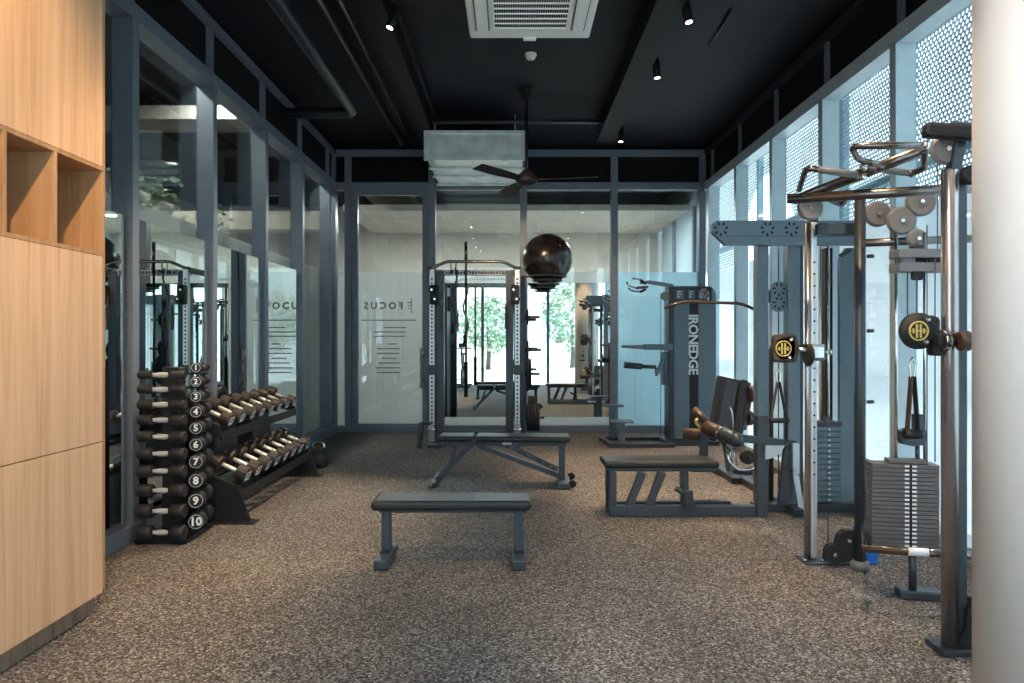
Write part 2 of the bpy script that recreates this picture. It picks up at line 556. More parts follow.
# glass door in the back wall
door = struct('door_1', MB().box((bx(357.3), YB + 0.07, 0.13), (bx(422), YB + 0.08, 3.555)), M['glass'],
              'tall grey framed glass door with frosted lower film and mirrored lettering', 'door')
d = MB()
d.box((bx(351.4), YB + 0.03, 0.02), (bx(357.3), YB + 0.10, 3.64), 0.004).box((bx(422), YB + 0.03, 0.02), (bx(428.1), YB + 0.10, 3.64), 0.004)
d.box((bx(357.3), YB + 0.03, 0.02), (bx(422), YB + 0.10, 0.13), 0.004).box((bx(357.3), YB + 0.03, 3.555), (bx(422), YB + 0.10, 3.64), 0.004)
d.obj('door_frame', M['mull'], None, door)
MB().box((bx(357.3), YB + 0.082, 0.13), (bx(422), YB + 0.084, ZF)).obj('frosted_film', M['film'], None, door)
hb = MB()
h0 = P(421, 348, YB - 0.06); h1 = P(421, 388, YB - 0.06)
hb.box((h0.x - 0.018, YB - 0.075, h1.z), (h0.x + 0.018, YB - 0.045, h0.z), 0.006)
hb.box((h0.x - 0.012, YB - 0.05, h0.z - 0.09), (h0.x + 0.05, YB + 0.04, h0.z - 0.03), 0.004)
hb.box((h0.x - 0.012, YB - 0.05, h1.z + 0.03), (h0.x + 0.05, YB + 0.04, h1.z + 0.09), 0.004)
hb.obj('door_handle', M['bronze'], None, door)
# lettering stuck on the far side of the door, so it reads reversed from here
YT = YB + 0.066
def mirrored(loc): return facing((-1, 0, 0), (0, 0, 1), loc)
text_obj('shop_name', 'FOCUS', 0.145, M['ink'], mirrored(P(383.5, 306, YT)), None, door, 0.0006, 1.45)
lm = MB()
c = P(409.5, 307, YT)
for (dx, dz, w, h_) in ((-0.03, 0.06, 0.012, 0.12), (0.0, 0.065, 0.06, 0.012), (0.0, 0.02, 0.05, 0.012), (0.0, -0.02, 0.05, 0.010), (-0.03, -0.05, 0.012, 0.08)):
    lm.box((c.x - dx - w / 2, YT - 0.001, c.z + dz - h_ / 2), (c.x - dx + w / 2, YT + 0.001, c.z + dz + h_ / 2))
a = P(361, 319.7, YT); b = P(416, 320.6, YT)
lm.box((a.x, YT - 0.001, b.z), (b.x, YT + 0.001, a.z))
lm.obj('door_emblem', M['ink'], None, door)
lt = MB()
rows = [(327.5, 384, 406), (332, 373, 406), (336.3, 373, 406), (344, 388, 396), (348.7, 377, 400), (353.4, 377, 400), (358.3, 382, 397), (363, 379, 400), (367.8, 376, 400), (372.5, 377, 400)]
for (yy, x0, x1) in rows:
    x = x0
    while x < x1:
        w = random.choice((1.6, 2.4, 3.2, 4.2))
        w = min(w, x1 - x)
        q0 = P(x, yy - 0.55, YT); q1 = P(x + w, yy + 0.55, YT)
        lt.box((q0.x, YT - 0.001, q1.z), (q1.x, YT + 0.001, q0.z))
        x += w + 0.7
lt.obj('small_print', M['ink'], None, door)

# mirrors
mi = 0
mirror_words = ['between the wooden cabinet and the dumbbell tower', 'behind the dumbbell tower', 'behind the two tier dumbbell rack', 'at the far end beyond the dumbbell rack']
for i, (y0, y1) in enumerate(((3.60, 4.70), (4.78, 5.985), (6.05, 7.27), (7.34, 8.56))):
    o = MB().box((-2.69, y0, 0.13), (-2.672, y1, 2.255), 0.002).obj('wall_mirror', M['mirror'])
    tag(o, 'tall frameless mirror on the glazed side wall, ' + mirror_words[i], 'mirror', 'wall mirrors')
for i, (xa, xb, w) in enumerate(((437, 519.5, 'behind the cable rack'), (527.8, 610.2, 'under the black exercise ball'))):
    A = P(xa, 417, YB - 0.03); B = P(xb, 283, YB - 0.03)
    o = MB().box((A.x, YB - 0.03, A.z), (B.x, YB - 0.012, B.z), 0.002).obj('wall_mirror', M['mirror'])
    tag(o, 'wide frameless mirror on the back glazing, ' + w, 'mirror', 'wall mirrors')

# round column
struct('pillar', MB().lathe([(0.31, 0), (0.31, H)], (1.962, 2.36, 0), n=64), M['column'], 'round off-white structural column in front of the cable trainer', 'column')

# ceiling beams and services
struct('trim_90', MB().box((1.14, YF, 4.06), (1.37, 9.2, H)), M['beam'], 'dark downstand beam along the ceiling above the track lights', 'beam')
struct('trim_91', MB().box((-1.22, YF, 4.10), (-1.04, 9.0, H)), M['beam'], 'narrow dark downstand beam along the ceiling', 'beam')
def pipe(name, pts, r, label, fil=0.15):
    o = MB().bent(pts, r, fil, 12).obj(name, M['pipe'])
    return tag(o, label, 'pipe')
pipe('service_pipe', [(-1.87, YF, 4.08), (-1.87, 8.1, 4.08), (-2.69, 8.1, 4.08)], 0.065, 'thick dark ceiling pipe that elbows into the glazed side wall')
pipe('service_pipe', [(-1.42, YF, 4.20), (-1.42, 9.9, 4.20)], 0.022, 'thin dark conduit running beside the thick ceiling pipe')
pipe('service_pipe', [(-1.60, YF, 4.22), (-1.60, 9.9, 4.22)], 0.030, 'dark conduit close to the thick elbowed pipe')
pipe('service_pipe', [(-1.0, 8.55, 4.12), (1.18, 8.55, 4.12)], 0.028, 'dark cross pipe in front of the silver duct')
pipe('service_pipe', [(1.93, 6.0, 4.285), (1.94, 6.7, 4.285)], 0.012, 'short thin rod fixed flat under the ceiling')
def track(x, z, label):
    o = MB().box((x - 0.02, YF + 0.2, z), (x + 0.02, 9.1, z + 0.035), 0.003).obj('lighting_track', M['beam'])
    tag(o, label, 'light track')
track(-0.98, 4.20, 'black lighting track left of the ceiling cassette')
track(1.42, 4.20, 'black lighting track along the right ceiling beam')

def spot(x, y, z, aimto, energy, label, blend=0.6, size=62, col=(1.0, 0.70, 0.42)):
    root = thing('track_spotlight', label, 'spotlight', (x, y, z), 'track spotlights')
    d = (Vector(aimto) - Vector((x, y, z - 0.1))).normalized()
    o = Vector((x, y, z - 0.14))
    MB().box((x - 0.018, y - 0.05, z - 0.02), (x + 0.018, y + 0.05, z), 0.003).tube([(x, y, z - 0.02), (x, y, z - 0.12)], 0.010).obj('bracket', M['beam'], root)
    MB().lathe([(0.030, -0.10), (0.036, -0.095), (0.036, 0.085), (0.031, 0.09)], o, d).obj('lamp_body', M['beam'], root)
    MB().lathe([(0.027, 0.088), (0.027, 0.0925)], o, d).obj('lamp_lens', M['lens'], root)
    L = light('lamp_light', 'SPOT', (0, 0, 0), (0, 0, 0), energy, col, root, spot_size=math.radians(size), spot_blend=blend, shadow_soft_size=0.03)
    L.location = (o + d * 0.12) - root.location
    L.rotation_euler = aim(d)
    return root

spot(-0.98, 5.66, 4.20, (-2.2, 5.4, 0.8), 330, 'black track spotlight with a lit lens, left of the ceiling cassette')
spot(-0.98, 8.9, 4.20, (-0.95, 9.6, 0.6), 260, 'black track spotlight at the far end of the left track')
spot(-0.98, 3.2, 4.20, (-1.9, 4.0, 0.0), 130, 'black track spotlight over the dumbbell tower, nearer than the cassette')
spot(-0.98, 1.2, 4.20, (-2.3, 2.9, 1.7), 330, 'black track spotlight by the wooden cabinet, nearer than the cassette')
spot(1.42, 5.55, 4.20, (2.1, 5.2, 0.2), 170, 'black track spotlight on the right track, nearest the ceiling cassette')
spot(1.42, 6.72, 4.20, (1.9, 6.9, 0.0), 560, 'black track spotlight halfway along the right track')
spot(1.42, 8.9, 4.20, (1.3, 8.8, 0.0), 150, 'black track spotlight where the right track meets the cross pipe')
spot(1.42, 3.1, 4.20, (2.0, 3.7, 0.0), 210, 'black track spotlight above the cable trainer, nearer than the cassette', size=70)
spot(1.42, 0.6, 4.20, (1.0, 3.4, 0.0), 40, 'black track spotlight in front of the column, nearer than the cassette', size=70)
spot(-0.98, 0.35, 4.20, (1.9, 2.3, 0.5), 270, 'unseen added track spotlight brightening the round column, nearer than the cassette', size=58, col=(1.0, 0.95, 0.93))  # extra cool spotlight added out of view to brighten the column
spot(-0.98, 4.45, 4.20, (0.45, 9.5, 2.5), 600, 'black track spotlight aimed at the exercise ball, nearer than the cassette', size=22)

# ================================================================ outside and the neighbouring rooms
def outside():
    struct('ground', MB().box((-30, -30, -0.35), (30, 40, -0.14)), M['pave'], 'pale paving outside the glazing', 'paving')
    # perforated metal screen along the street side
    b = MB(); bm = b.bm
    X = 3.95; p = 0.054; h = p * math.sqrt(3) / 2
    cells = {}
    ny = int(12.5 / p); nz = int(3.9 / h)
    Rk, Ri = p / math.sqrt(3), p * 0.365
    vc = {}
    def V(y, z):
        k = (round(y, 4), round(z, 4))
        v = vc.get(k)
        if v is None:
            v = vc[k] = bm.verts.new((X, y, z))
        return v
    for j in range(nz):
        for i in range(ny):
            y = 2.9 + i * p + (p / 2 if j % 2 else 0); z = 1.35 + j * h
            if ((y - 10.6) / 1.35) ** 2 + ((z - 1.5) / 2.45) ** 2 < 1: continue
            if ((y - 14.4) / 1.1) ** 2 + ((z - 2.8) / 2.3) ** 2 < 1: continue
            out = [V(y + Rk * math.sin(math.pi / 3 * k), z + Rk * math.cos(math.pi / 3 * k)) for k in range(6)]
            inn = [bm.verts.new((X, y + Ri * math.sin(math.pi / 3 * k), z + Ri * math.cos(math.pi / 3 * k))) for k in range(6)]
            for k in range(6):
                bm.faces.new((out[k], out[(k + 1) % 6], inn[(k + 1) % 6], inn[k]))
    me_o = b.obj('perforated_screen', M['screen'])
    so = me_o.modifiers.new('thick', 'SOLIDIFY'); so.thickness = 0.004
    tag(me_o, 'perforated metal facade screen outside the window wall', 'screen')
    r = MB()
    for y in (3.0, 5.6, 8.2, 11.0, 13.6):
        r.box((X + 0.02, y, -0.14), (X + 0.10, y + 0.09, 4.9))
    for z in (3.05, 4.7):
        r.box((X + 0.02, 2.9, z), (X + 0.09, 15.0, z + 0.09))
    r.obj('screen_frame', M['screen'], None, me_o)
    # building over the way
    fb = thing('office_building', 'pale building across the street beyond the perforated screen', 'building', (13, 10, -0.14))
    MB().box((11, -6, -0.14), (15, 26, 5)).obj('wall', M['facade'], fb)
    for y in range(-4, 26, 3):
        for z in (0.6, 3.0):
            MB().box((10.95, y, z), (11.02, y + 1.6, z + 1.5)).obj('window_pane', M['mullr'], fb)
    # corridor along the left wall
    struct('floor_corridor', MB().box((-6.6, YF, -0.12), (-2.9, 14.4, -0.0)), M['plaster2'])
    struct('wall_corridor', MB().box((-6.6, YF, 0), (-6.5, 14.4, 4.3)), M['plaster2'])
    struct('ceiling_corridor', MB().box((-6.6, YF, 4.15), (-2.9, 14.4, 4.35)), M['black_panel'])
    struct('wall_corridor_end', MB().box((-6.5, YF - 0.1, 0), (-2.85, YF, 4.3)), M['plaster2'])
    struct('beam_corridor', MB().box((-6.5, 7.6, 3.85), (-2.95, 8.1, 4.0)), M['plaster2'])
    struct('beam_corridor_far', MB().box((-6.5, 11.2, 3.2), (-2.95, 11.6, 3.5)), M['plaster'])
    # lobby behind the back wall
    struct('floor_lobby', MB().box((-6.6, YB + 0.2, -0.12), (3.15, 14.4, -0.001)), M['plaster2'])
    struct('wall_lobby', MB().box((-6.6, 14.2, 0), (3.15, 14.4, 4.3)), M['plaster'])
    struct('ceiling_lobby', MB().box((-2.9, 11.7, 3.60), (3.15, 14.4, 3.7)).box((-2.9, YB + 0.25, 4.2), (3.15, 14.4, 4.35)), M['plaster'])
    struct('wall_lobby_side', MB().box((3.05, YB + 0.2, 2.45), (3.15, 14.4, 4.3)), M['mullr'])
    for y in (11.3, 12.7):
        struct('trim_%d' % (70 + int(y)), MB().box((3.0, y, 0), (3.1, y + 0.1, 3.6)), M['mull'])
    # planter shelf with trailing plants behind the left glazing
    for k, (x, y, z) in enumerate(((-3.36, 6.10, 2.755), (-3.40, 6.60, 2.755), (-3.42, 7.95, 2.755))):
        pl = thing('potted_plant', ['trailing green plant on the high ledge behind the first upper pane', 'leafy plant sharing the high ledge, further back behind the first upper pane', 'small trailing plant behind the second upper pane'][k], 'plant', (x, y, z - 0.25), 'plants behind the side glazing')
        MB().lathe([(0.07, 0), (0.10, 0.02), (0.12, 0.20), (0.105, 0.20), (0.095, 0.17)], (x, y, z - 0.25)).obj('pot', M['greyp'], pl)
        lf = MB()
        for q in range(90 if k < 2 else 40):
            a = random.uniform(0, 6.28); rr = random.uniform(0.02, 0.24); dz = random.uniform(-0.18, 0.26) - rr * 0.4
            c = Vector((x + math.cos(a) * rr, y + math.sin(a) * rr, z + dz))
            R = Euler((random.uniform(0, 3), random.uniform(0, 3), random.uniform(0, 3))).to_matrix()
            s_ = random.uniform(0.02, 0.045)
            vs = [lf.bm.verts.new(c + R @ Vector(v)) for v in ((0, -s_, 0), (s_ * .8, 0, s_ * .2), (0, s_, 0), (-s_ * .8, 0, s_ * .2))]
            lf.bm.faces.new(vs)
        o = lf.obj('leaves', M['leaf'], pl)
    sh = MB().box((-3.7, 5.6, 2.45), (-3.2, 8.4, 2.50), 0.005).box((-3.7, 5.7, 0), (-3.62, 5.76, 2.45)).box((-3.7, 8.2, 0), (-3.62, 8.26, 2.45)).box((-3.28, 5.7, 0), (-3.22, 5.76, 2.45)).box((-3.28, 8.2, 0), (-3.22, 8.26, 2.45)).obj('plant_shelf', M['plaster'])
    tag(sh, 'pale high ledge carrying plants behind the side glazing', 'shelf')
    # glazed front behind the camera
    for x in (-2.7, -0.9, 1.1, 2.9):
        trim(MB().box((x - 0.045, YF - 0.1, 0), (x + 0.045, YF, 3.6), 0.004), M['mull'])
    for x0, x1 in ((-2.65, -0.95), (-0.85, 1.05), (1.15, 2.85)):
        window((x0, YF - 0.06, 0.02), (x1, YF - 0.05, 3.6), None, M['glassr'])
    # trees in the street behind the camera, seen in the mirrors
    for k, (x, y, hh) in enumerate(((-5.5, -15, 4.4), (-1.2, -14, 3.6), (3.2, -16, 4.8), (7.0, -14, 4.2))):
        t = thing('street_tree', ['bushy street tree at the end of the row, seen in the mirror', 'low bushy street tree seen in the back mirror', 'tall leafy street tree seen in the back mirror', 'leafy street tree near the column, seen in the mirror'][k], 'tree', (x, y, -0.14), 'street trees in the mirror')
        MB().tube([(x, y, -0.14), (x + .05, y, 1.0), (x - .05, y + .1, 2.2)], 0.1, 8, rad=[0.13, 0.1, 0.06]).obj('trunk', M['bark'], t)
        lf = MB()
        for q in range(1500):
            u = Vector((random.gauss(0, 1), random.gauss(0, 1), random.gauss(0, 1))).normalized() * random.uniform(0.55, 1.0)
            c = Vector((x + u.x * 1.7, y + u.y * 1.2, hh * 0.5 + 0.3 + u.z * hh * 0.42))
            R = Euler((random.uniform(0, 3), random.uniform(0, 3), random.uniform(0, 3))).to_matrix()
            s_ = random.uniform(0.07, 0.15)
            vs = [lf.bm.verts.new(c + R @ Vector(v)) for v in ((0, -s_, 0), (s_ * .6, 0, 0), (0, s_, 0), (-s_ * .6, 0, 0))]
            lf.bm.faces.new(vs)
        lf.obj('foliage', M['leaf'], t)
    bb = thing('shop_building', 'pale street building far behind the trees, seen in the mirror', 'building', (0, -26, -0.14))
    MB().box((-20, -28, -0.14), (20, -25, 8)).obj('wall', M['facade'], bb)
    for x in range(-18, 19, 4):
        for z in (1.2, 4.6):
            MB().box((x, -25.05, z), (x + 1.8, -24.97, z + 2.0)).obj('window_pane', M['mullr'], bb)
outside()

# ================================================================ wooden cabinet
def cabinet():
    XF = -2.10
    r = thing('storage_cabinet', 'tall oak laminate cabinet with open niches in a row at head height', 'cabinet', (-2.4, 2.0, 0))
    Y0, Y1 = 0.3, 3.525
    MB().box((-2.60, Y0, 0), (XF - 0.045, Y1 - 0.02, 0.10)).obj('plinth', M['woodk'], r)
    b = MB()
    b.box((-2.60, Y0, 0.10), (XF - 0.02, Y1, 0.118))
    b.box((-2.60, Y1 - 0.02, 0.118), (XF, Y1, H - 0.01), 0.001)
    b.box((-2.60, Y0, 0.118), (XF - 0.02, Y0 + 0.02, H - 0.01))
    b.box((-2.60, Y0, 1.825), (XF, Y1 - 0.02, 1.845), 0.001)
    b.box((-2.60, Y0, 2.262), (XF, Y1 - 0.02, 2.282), 0.001)
    for y in (2.49, 2.82, 3.135):
        b.box((-2.60, y, 1.845), (XF, y + 0.02, 2.262), 0.001)
    b.box((-2.60, Y0 + 0.02, 0.118), (-2.585, Y1 - 0.02, H - 0.01))
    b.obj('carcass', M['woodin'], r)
    ys = [Y0 + 0.02, 0.79, 1.51, 2.235, 2.97, Y1 - 0.021]
    for i in range(5):
        a, c = ys[i] + 0.0015, ys[i + 1] - 0.0015
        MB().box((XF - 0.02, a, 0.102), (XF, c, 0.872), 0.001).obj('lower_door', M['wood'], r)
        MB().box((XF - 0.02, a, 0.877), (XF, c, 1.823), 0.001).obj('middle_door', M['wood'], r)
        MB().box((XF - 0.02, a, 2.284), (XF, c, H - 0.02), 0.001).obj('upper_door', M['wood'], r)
cabinet()

# ================================================================ dumbbells
def tower():
    r = thing('dumbbell_tower', 'slim upright black tower holding ten pairs of round dumbbells', 'dumbbell stand', (-2.42, 4.85, 0))
    MB().box((-2.58, 4.66, 0), (-2.22, 5.08, 0.03), 0.006).obj('base_plate', M['steel'], r)
    MB().box((-2.46, 4.80, 0.03), (-2.34, 4.90, 1.20), 0.006).obj('post', M['steel'], r)
    zs = [1.156, 1.058, .955, .85, .737, .622, .504, .372, .233, .088]
    gname = 'numbered round dumbbells on the upright tower'
    for i, z in enumerate(zs):
        rr = 0.028 + 0.0025 * i
        g = MB()
        for x in (-2.432, -2.312):
            g.bar((x, 4.81, z - rr * 0.7), (x, 4.61, z - 0.022), 0.012, 0.012)
            g.box((x - .006, 4.60, z - 0.022), (x + .006, 4.612, z + 0.03), 0.002)
        g.box((-2.36, 4.93, z + 0.015 - rr), (-2.20, 4.945, z + 0.03 - rr)).box((-2.36, 4.86, z + 0.012 - rr), (-2.345, 4.95, z + 0.028 - rr))
        g.obj('cradle', M['steel'], r)
    num = 10
    ordn = ['topmost', 'second from the top', 'third from the top', 'fourth from the top', 'fifth from the top', 'sixth from the top', 'seventh from the top', 'third from the bottom', 'second from the bottom', 'bottom']
    def bell(c, ax, rr, n, lab, facing_m):
        d = thing('round_dumbbell', lab, 'dumbbell', c, gname)
        ax = Vector(ax); c = Vector(c)
        for s in (-1, 1):
            MB().lathe([(rr * .8, 0.062), (rr, 0.070), (rr, 0.150), (rr * .86, 0.158)], c, ax * s, 20).obj('head', M['rubber'], d)
        MB().lathe([(0.016, -0.066), (0.013, -0.055), (0.019, -0.02), (0.019, 0.02), (0.013, 0.055), (0.016, 0.066)], c, ax, 14).obj('handle', M['satin'], d)
        if n is not None:
            text_obj('number', n, rr * 1.35, M['white'], facing_m(c), d)
            q = MB().torus(c + ax * 0.1580, rr * 0.80, 0.0012, ax, 24, 6)
            q.obj('face_ring', M['white'], d)
    for i, z in enumerate(zs):
        rr = 0.028 + 0.0025 * i
        n = str(i + 1)
        bell((-2.372, 4.63, z), (1, 0, 0), rr, None, 'chrome-handled round dumbbell lying sideways on the tower, %s of its row' % ordn[i], None)
        ax = Vector((0.22, -0.975, 0)).normalized()
        bell((-2.225, 4.885, z + 0.045), ax, rr + 0.008, n,
             'round dumbbell on the tower with its white %s facing the room, %s' % (n, ordn[i]),
             lambda c, ax=ax: facing((0.975, 0.22, 0), (0, 0, 1), c + ax * 0.1590))
tower()

def rack():
    r = thing('dumbbell_rack', 'two tier black saddle rack of dumbbells along the mirrored side wall', 'dumbbell rack', (-2.3, 6.1, 0))
    Y0, Y1 = 5.20, 7.02
    for i, y in enumerate((Y0, Y1 - 0.02)):
        b = MB()
        b.prism([(-1.99, 0.012), (-2.56, 0.012), (-2.56, 0.45), (-2.42, 0.41), (-2.085, 0.275)], (y, y + 0.02))
        b.box((-2.56, y - 0.05, 0), (-1.95, y + 0.07, 0.012), 0.003)
        b.obj('end_panel', M['steel'], r)
        b = MB().prism([(-2.52, 0.865), (-2.24, 0.745), (-2.205, 0.65), (-2.52, 0.72)], (y, y + 0.02))
        b.obj('tray_end', M['steel'], r)
    def tray(xb, zb, xf, zf, name):
        b = MB()
        for t in (0.14, 0.52):
            x = xb + (xf - xb) * t; z = zb + (zf - zb) * t
            b.bar((x, Y0 + 0.02, z), (x, Y1 - 0.02, z), 0.05, 0.02, up=(-(zf - zb), 0, (xf - xb)))
        b.bar((xf, Y0 + 0.02, zf), (xf, Y1 - 0.02, zf), 0.07, 0.012, up=(1, 0, 0))
        b.obj(name, M['steel'], r)
    tray(-2.50, 0.785, -2.22, 0.655, 'upper_tray')
    tray(-2.42, 0.355, -2.08, 0.205, 'lower_tray')
    for (ya, yb) in ((5.50, 5.95), (6.30, 6.75)):
        MB().prism([(-2.55, 0.30), (-2.36, 0.30), (-2.42, 0.74), (-2.55, 0.78)], (ya, yb)).obj('upright', M['steel'], r)
    MB().box((-2.56, Y0 + 0.02, 0.05), (-2.53, Y1 - 0.02, 0.13)).obj('rear_rail', M['steel'], r)
    proto = None
    labs_u = ['nearest the tower', 'second from the tower', 'third from the tower', 'fourth from the tower', 'fourth from the far end', 'third from the far end', 'second from the far end', 'at the far end']
    nums = [['12', '15', '17', '20', '22', '25', '27', '30'], ['32', '35', '37', '40', '42', '45', '47', '50']]
    ang = math.radians(24)
    for tier, (cx_, cz, rr) in enumerate(((-2.325, 0.822, 0.058), (-2.20, 0.398, 0.064))):
        for k in range(8):
            y = Y0 + 0.125 + k * 0.222
            where = ('upper tier', 'lower tier')[tier]
            lab = 'black dumbbell tinted brown as under warm light on the %s, %s' % (where, labs_u[k])
            if proto is None:
                d = thing('rack_dumbbell', lab, 'dumbbell', (0, 0, 0), 'dumbbells on the two tier rack')
                for s in (-1, 1):
                    MB().lathe([(0.040, 0.062), (0.058, 0.068), (0.060, 0.135), (0.052, 0.150)], (0, 0, 0), (s, 0, 0), 14, smooth=False).obj('head', M['bell'], d)
                MB().lathe([(0.015, -0.065), (0.0165, -0.03), (0.0165, 0.03), (0.015, 0.065)], (0, 0, 0), (1, 0, 0), 14).obj('handle', M['satin'], d)
                MB().prism([(-0.040, -0.034), (0.040, -0.034), (0.040, 0.034), (-0.040, 0.034)], (0.1502, 0.1512), 'X').obj('number_patch', M['white'], d)
                proto = d
            else:
                d = proto.copy(); COL.objects.link(d)
                for ch in proto.children:
                    if ch.name.startswith('number') and not ch.name.startswith('number_patch'): continue
                    c = ch.copy(); COL.objects.link(c); c.parent = d
                d['label'] = lab
            d.location = (cx_, y, cz)
            s = rr / 0.060
            d.scale = (1.0 if tier == 0 else 1.05, s, s)
            d.rotation_euler = (0, ang, random.uniform(-0.03, 0.03))
    for d in [o for o in SC.objects if o.name.startswith('rack_dumbbell')]:
        i = 0
        tier = 0 if d.location.z > 0.6 else 1
        k = round((d.location.y - Y0 - 0.125) / 0.222)
        me = text_mesh(nums[tier][k], 0.055, 0.0004)
        me.transform(facing((0, 1, 0), (0, 0, 1), (0.1518, 0, 0)))
        me.materials.clear(); me.materials.append(M['hole'])
        t = bpy.data.objects.new('number', me); COL.objects.link(t); t.parent = d
rack()

def kettlebell():
    c = Vector((-2.10, 7.42, 0.0))
    r = thing('kettlebell', 'black kettlebell on the floor beyond the dumbbell rack', 'kettlebell', c)
    MB().lathe([(0.05, 0), (0.085, 0.01), (0.112, 0.07), (0.108, 0.13), (0.07, 0.18), (0.03, 0.195)], c).obj('bell', M['rubber'], r)
    MB().bent([c + Vector((-.05, 0, .17)), c + Vector((-.065, 0, .27)), c + Vector((.065, 0, .27)), c + Vector((.05, 0, .17))], 0.015, 0.05).obj('handle', M['chrome'], r)
kettlebell()

# ================================================================ flat bench
def flat_bench():
    r = thing('flat_bench', 'plain flat black padded bench in the middle of the floor', 'bench', (-0.375, 4.33, 0))
    b = MB()
    b.box((-0.873, 4.20, 0.338), (0.117, 4.47, 0.400), 0.022)
    b.obj('seat_pad', M['vinyl'], r)
    text_obj('pad_lettering', 'IRONEDGE', 0.030, M['greyp'], facing((0, -1, 0), (1, 0, 0), (-0.25, 4.335, 0.4005)), r, None, 0.0006)
    MB().box((-0.84, 4.30, 0.305), (0.09, 4.37, 0.338), 0.004).obj('spine', M['frame3'], r)
    for (x0, x1) in ((-0.838, -0.752), (0.000, 0.086)):
        xc = (x0 + x1) / 2
        MB().box((xc - 0.028, 4.295, 0.05), (xc + 0.028, 4.375, 0.31), 0.006).obj('leg', M['frame3'], r)
        f = MB().box((x0, 4.12, 0.006), (x1, 4.50, 0.062), 0.008)
        fo = f.obj('foot', M['frame3'], r)
        for y in (4.125, 4.46):
            MB().box((x0 + .004, y, 0), (x1 - .004, y + 0.035, 0.01)).obj('foot_pad', M['rubber'], r, fo)
        MB().box((x0 + 0.01, 4.26, 0.062), (x1 - 0.01, 4.41, 0.07), 0.002).obj('weld_plate', M['rubber'], r, fo)
flat_bench()

# ================================================================ adjustable bench
def adjustable_bench(name, label, T, root_loc):
    """bench along local x, head at +x"""
    r = thing(name, label, 'bench', root_loc)
    B = lambda: MB(T)
    B().box((-0.60, -0.135, 0.425), (-0.285, 0.135, 0.480), 0.018).obj('seat_pad', M['vinyl'], r)
    B().box((-0.265, -0.135, 0.425), (0.59, 0.135, 0.480), 0.018).obj('back_pad', M['vinyl'], r)
    B().box((-0.56, -0.035, 0.375), (0.56, 0.035, 0.423), 0.005).obj('seat_beam', M['frame3'], r)
    s = B(); s.box((-0.02, -0.037, 0.385), (0.06, -0.0355, 0.41)); s.obj('maker_plate', M['white'], r)
    l = B().bar((-0.30, 0, 0.39), (-0.63, 0, 0.035), 0.05, 0.05, up=(1, 0, 0), bev=0.006)
    l.obj('front_leg', M['frame3'], r)
    l = B().bar((-0.45, 0.03, 0.37), (-0.52, 0.03, 0.14), 0.03, 0.04, up=(1, 0, 0), bev=0.004).obj('front_brace', M['frame3'], r)
    fo = B().box((-0.68, -0.20, 0.0), (-0.62, 0.20, 0.045), 0.006).obj('front_foot', M['frame3'], r)
    B().box((-0.68, -0.215, 0.02), (-0.64, -0.2, 0.09), 0.003).box((-0.68, 0.2, 0.02), (-0.64, 0.215, 0.09), 0.003).obj('foot_cap', M['chrome'], r, fo)
    B().bar((-0.24, 0, 0.37), (0.52, 0, 0.08), 0.06, 0.045, up=(1, 0, 0.4), bev=0.005).obj('main_beam', M['frame3'], r)
    lad = B()
    lad.bar((0.02, -0.035, 0.38), (0.48, -0.035, 0.15), 0.008, 0.035, up=(0.4, 0, 1)).bar((0.02, 0.035, 0.38), (0.48, 0.035, 0.15), 0.008, 0.035, up=(0.4, 0, 1))
    lo = lad.obj('ladder', M['frame3'], r)
    rg = B()
    for k in range(6):
        t = (k + 0.7) / 6.6
        rg.tube([(0.02 + 0.46 * t, -0.055, 0.385 - 0.23 * t), (0.02 + 0.46 * t, 0.055, 0.385 - 0.23 * t)], 0.008, 8)
    rg.obj('ladder_rung', M['chrome'], r, lo)
    B().box((0.49, -0.03, 0.04), (0.55, 0.03, 0.38), 0.005).obj('rear_post', M['frame3'], r)
    B().box((0.47, -0.20, 0.0), (0.59, 0.20, 0.055), 0.008).obj('rear_foot', M['frame3'], r)
    for y in (-0.18, 0.18):
        B().disc((0.61, y, 0.05), 0.035, 0.03, (0, 1, 0), 16).obj('wheel', M['rubber'], r)
    return r
T = Matrix.Translation((-0.067, 6.58, 0)) @ Matrix.Rotation(math.radians(-3), 4, 'Z') @ Matrix.Diagonal((1.05, 1, 1, 1))
adjustable_bench('adjustable_bench', 'flat-set adjustable bench with a ladder strut, behind the plain flat bench', T, (-0.06, 6.52, 0))

# ================================================================ cable rack at the back
def hang_handle(b, top, L=0.30, w=0.10):
    pass

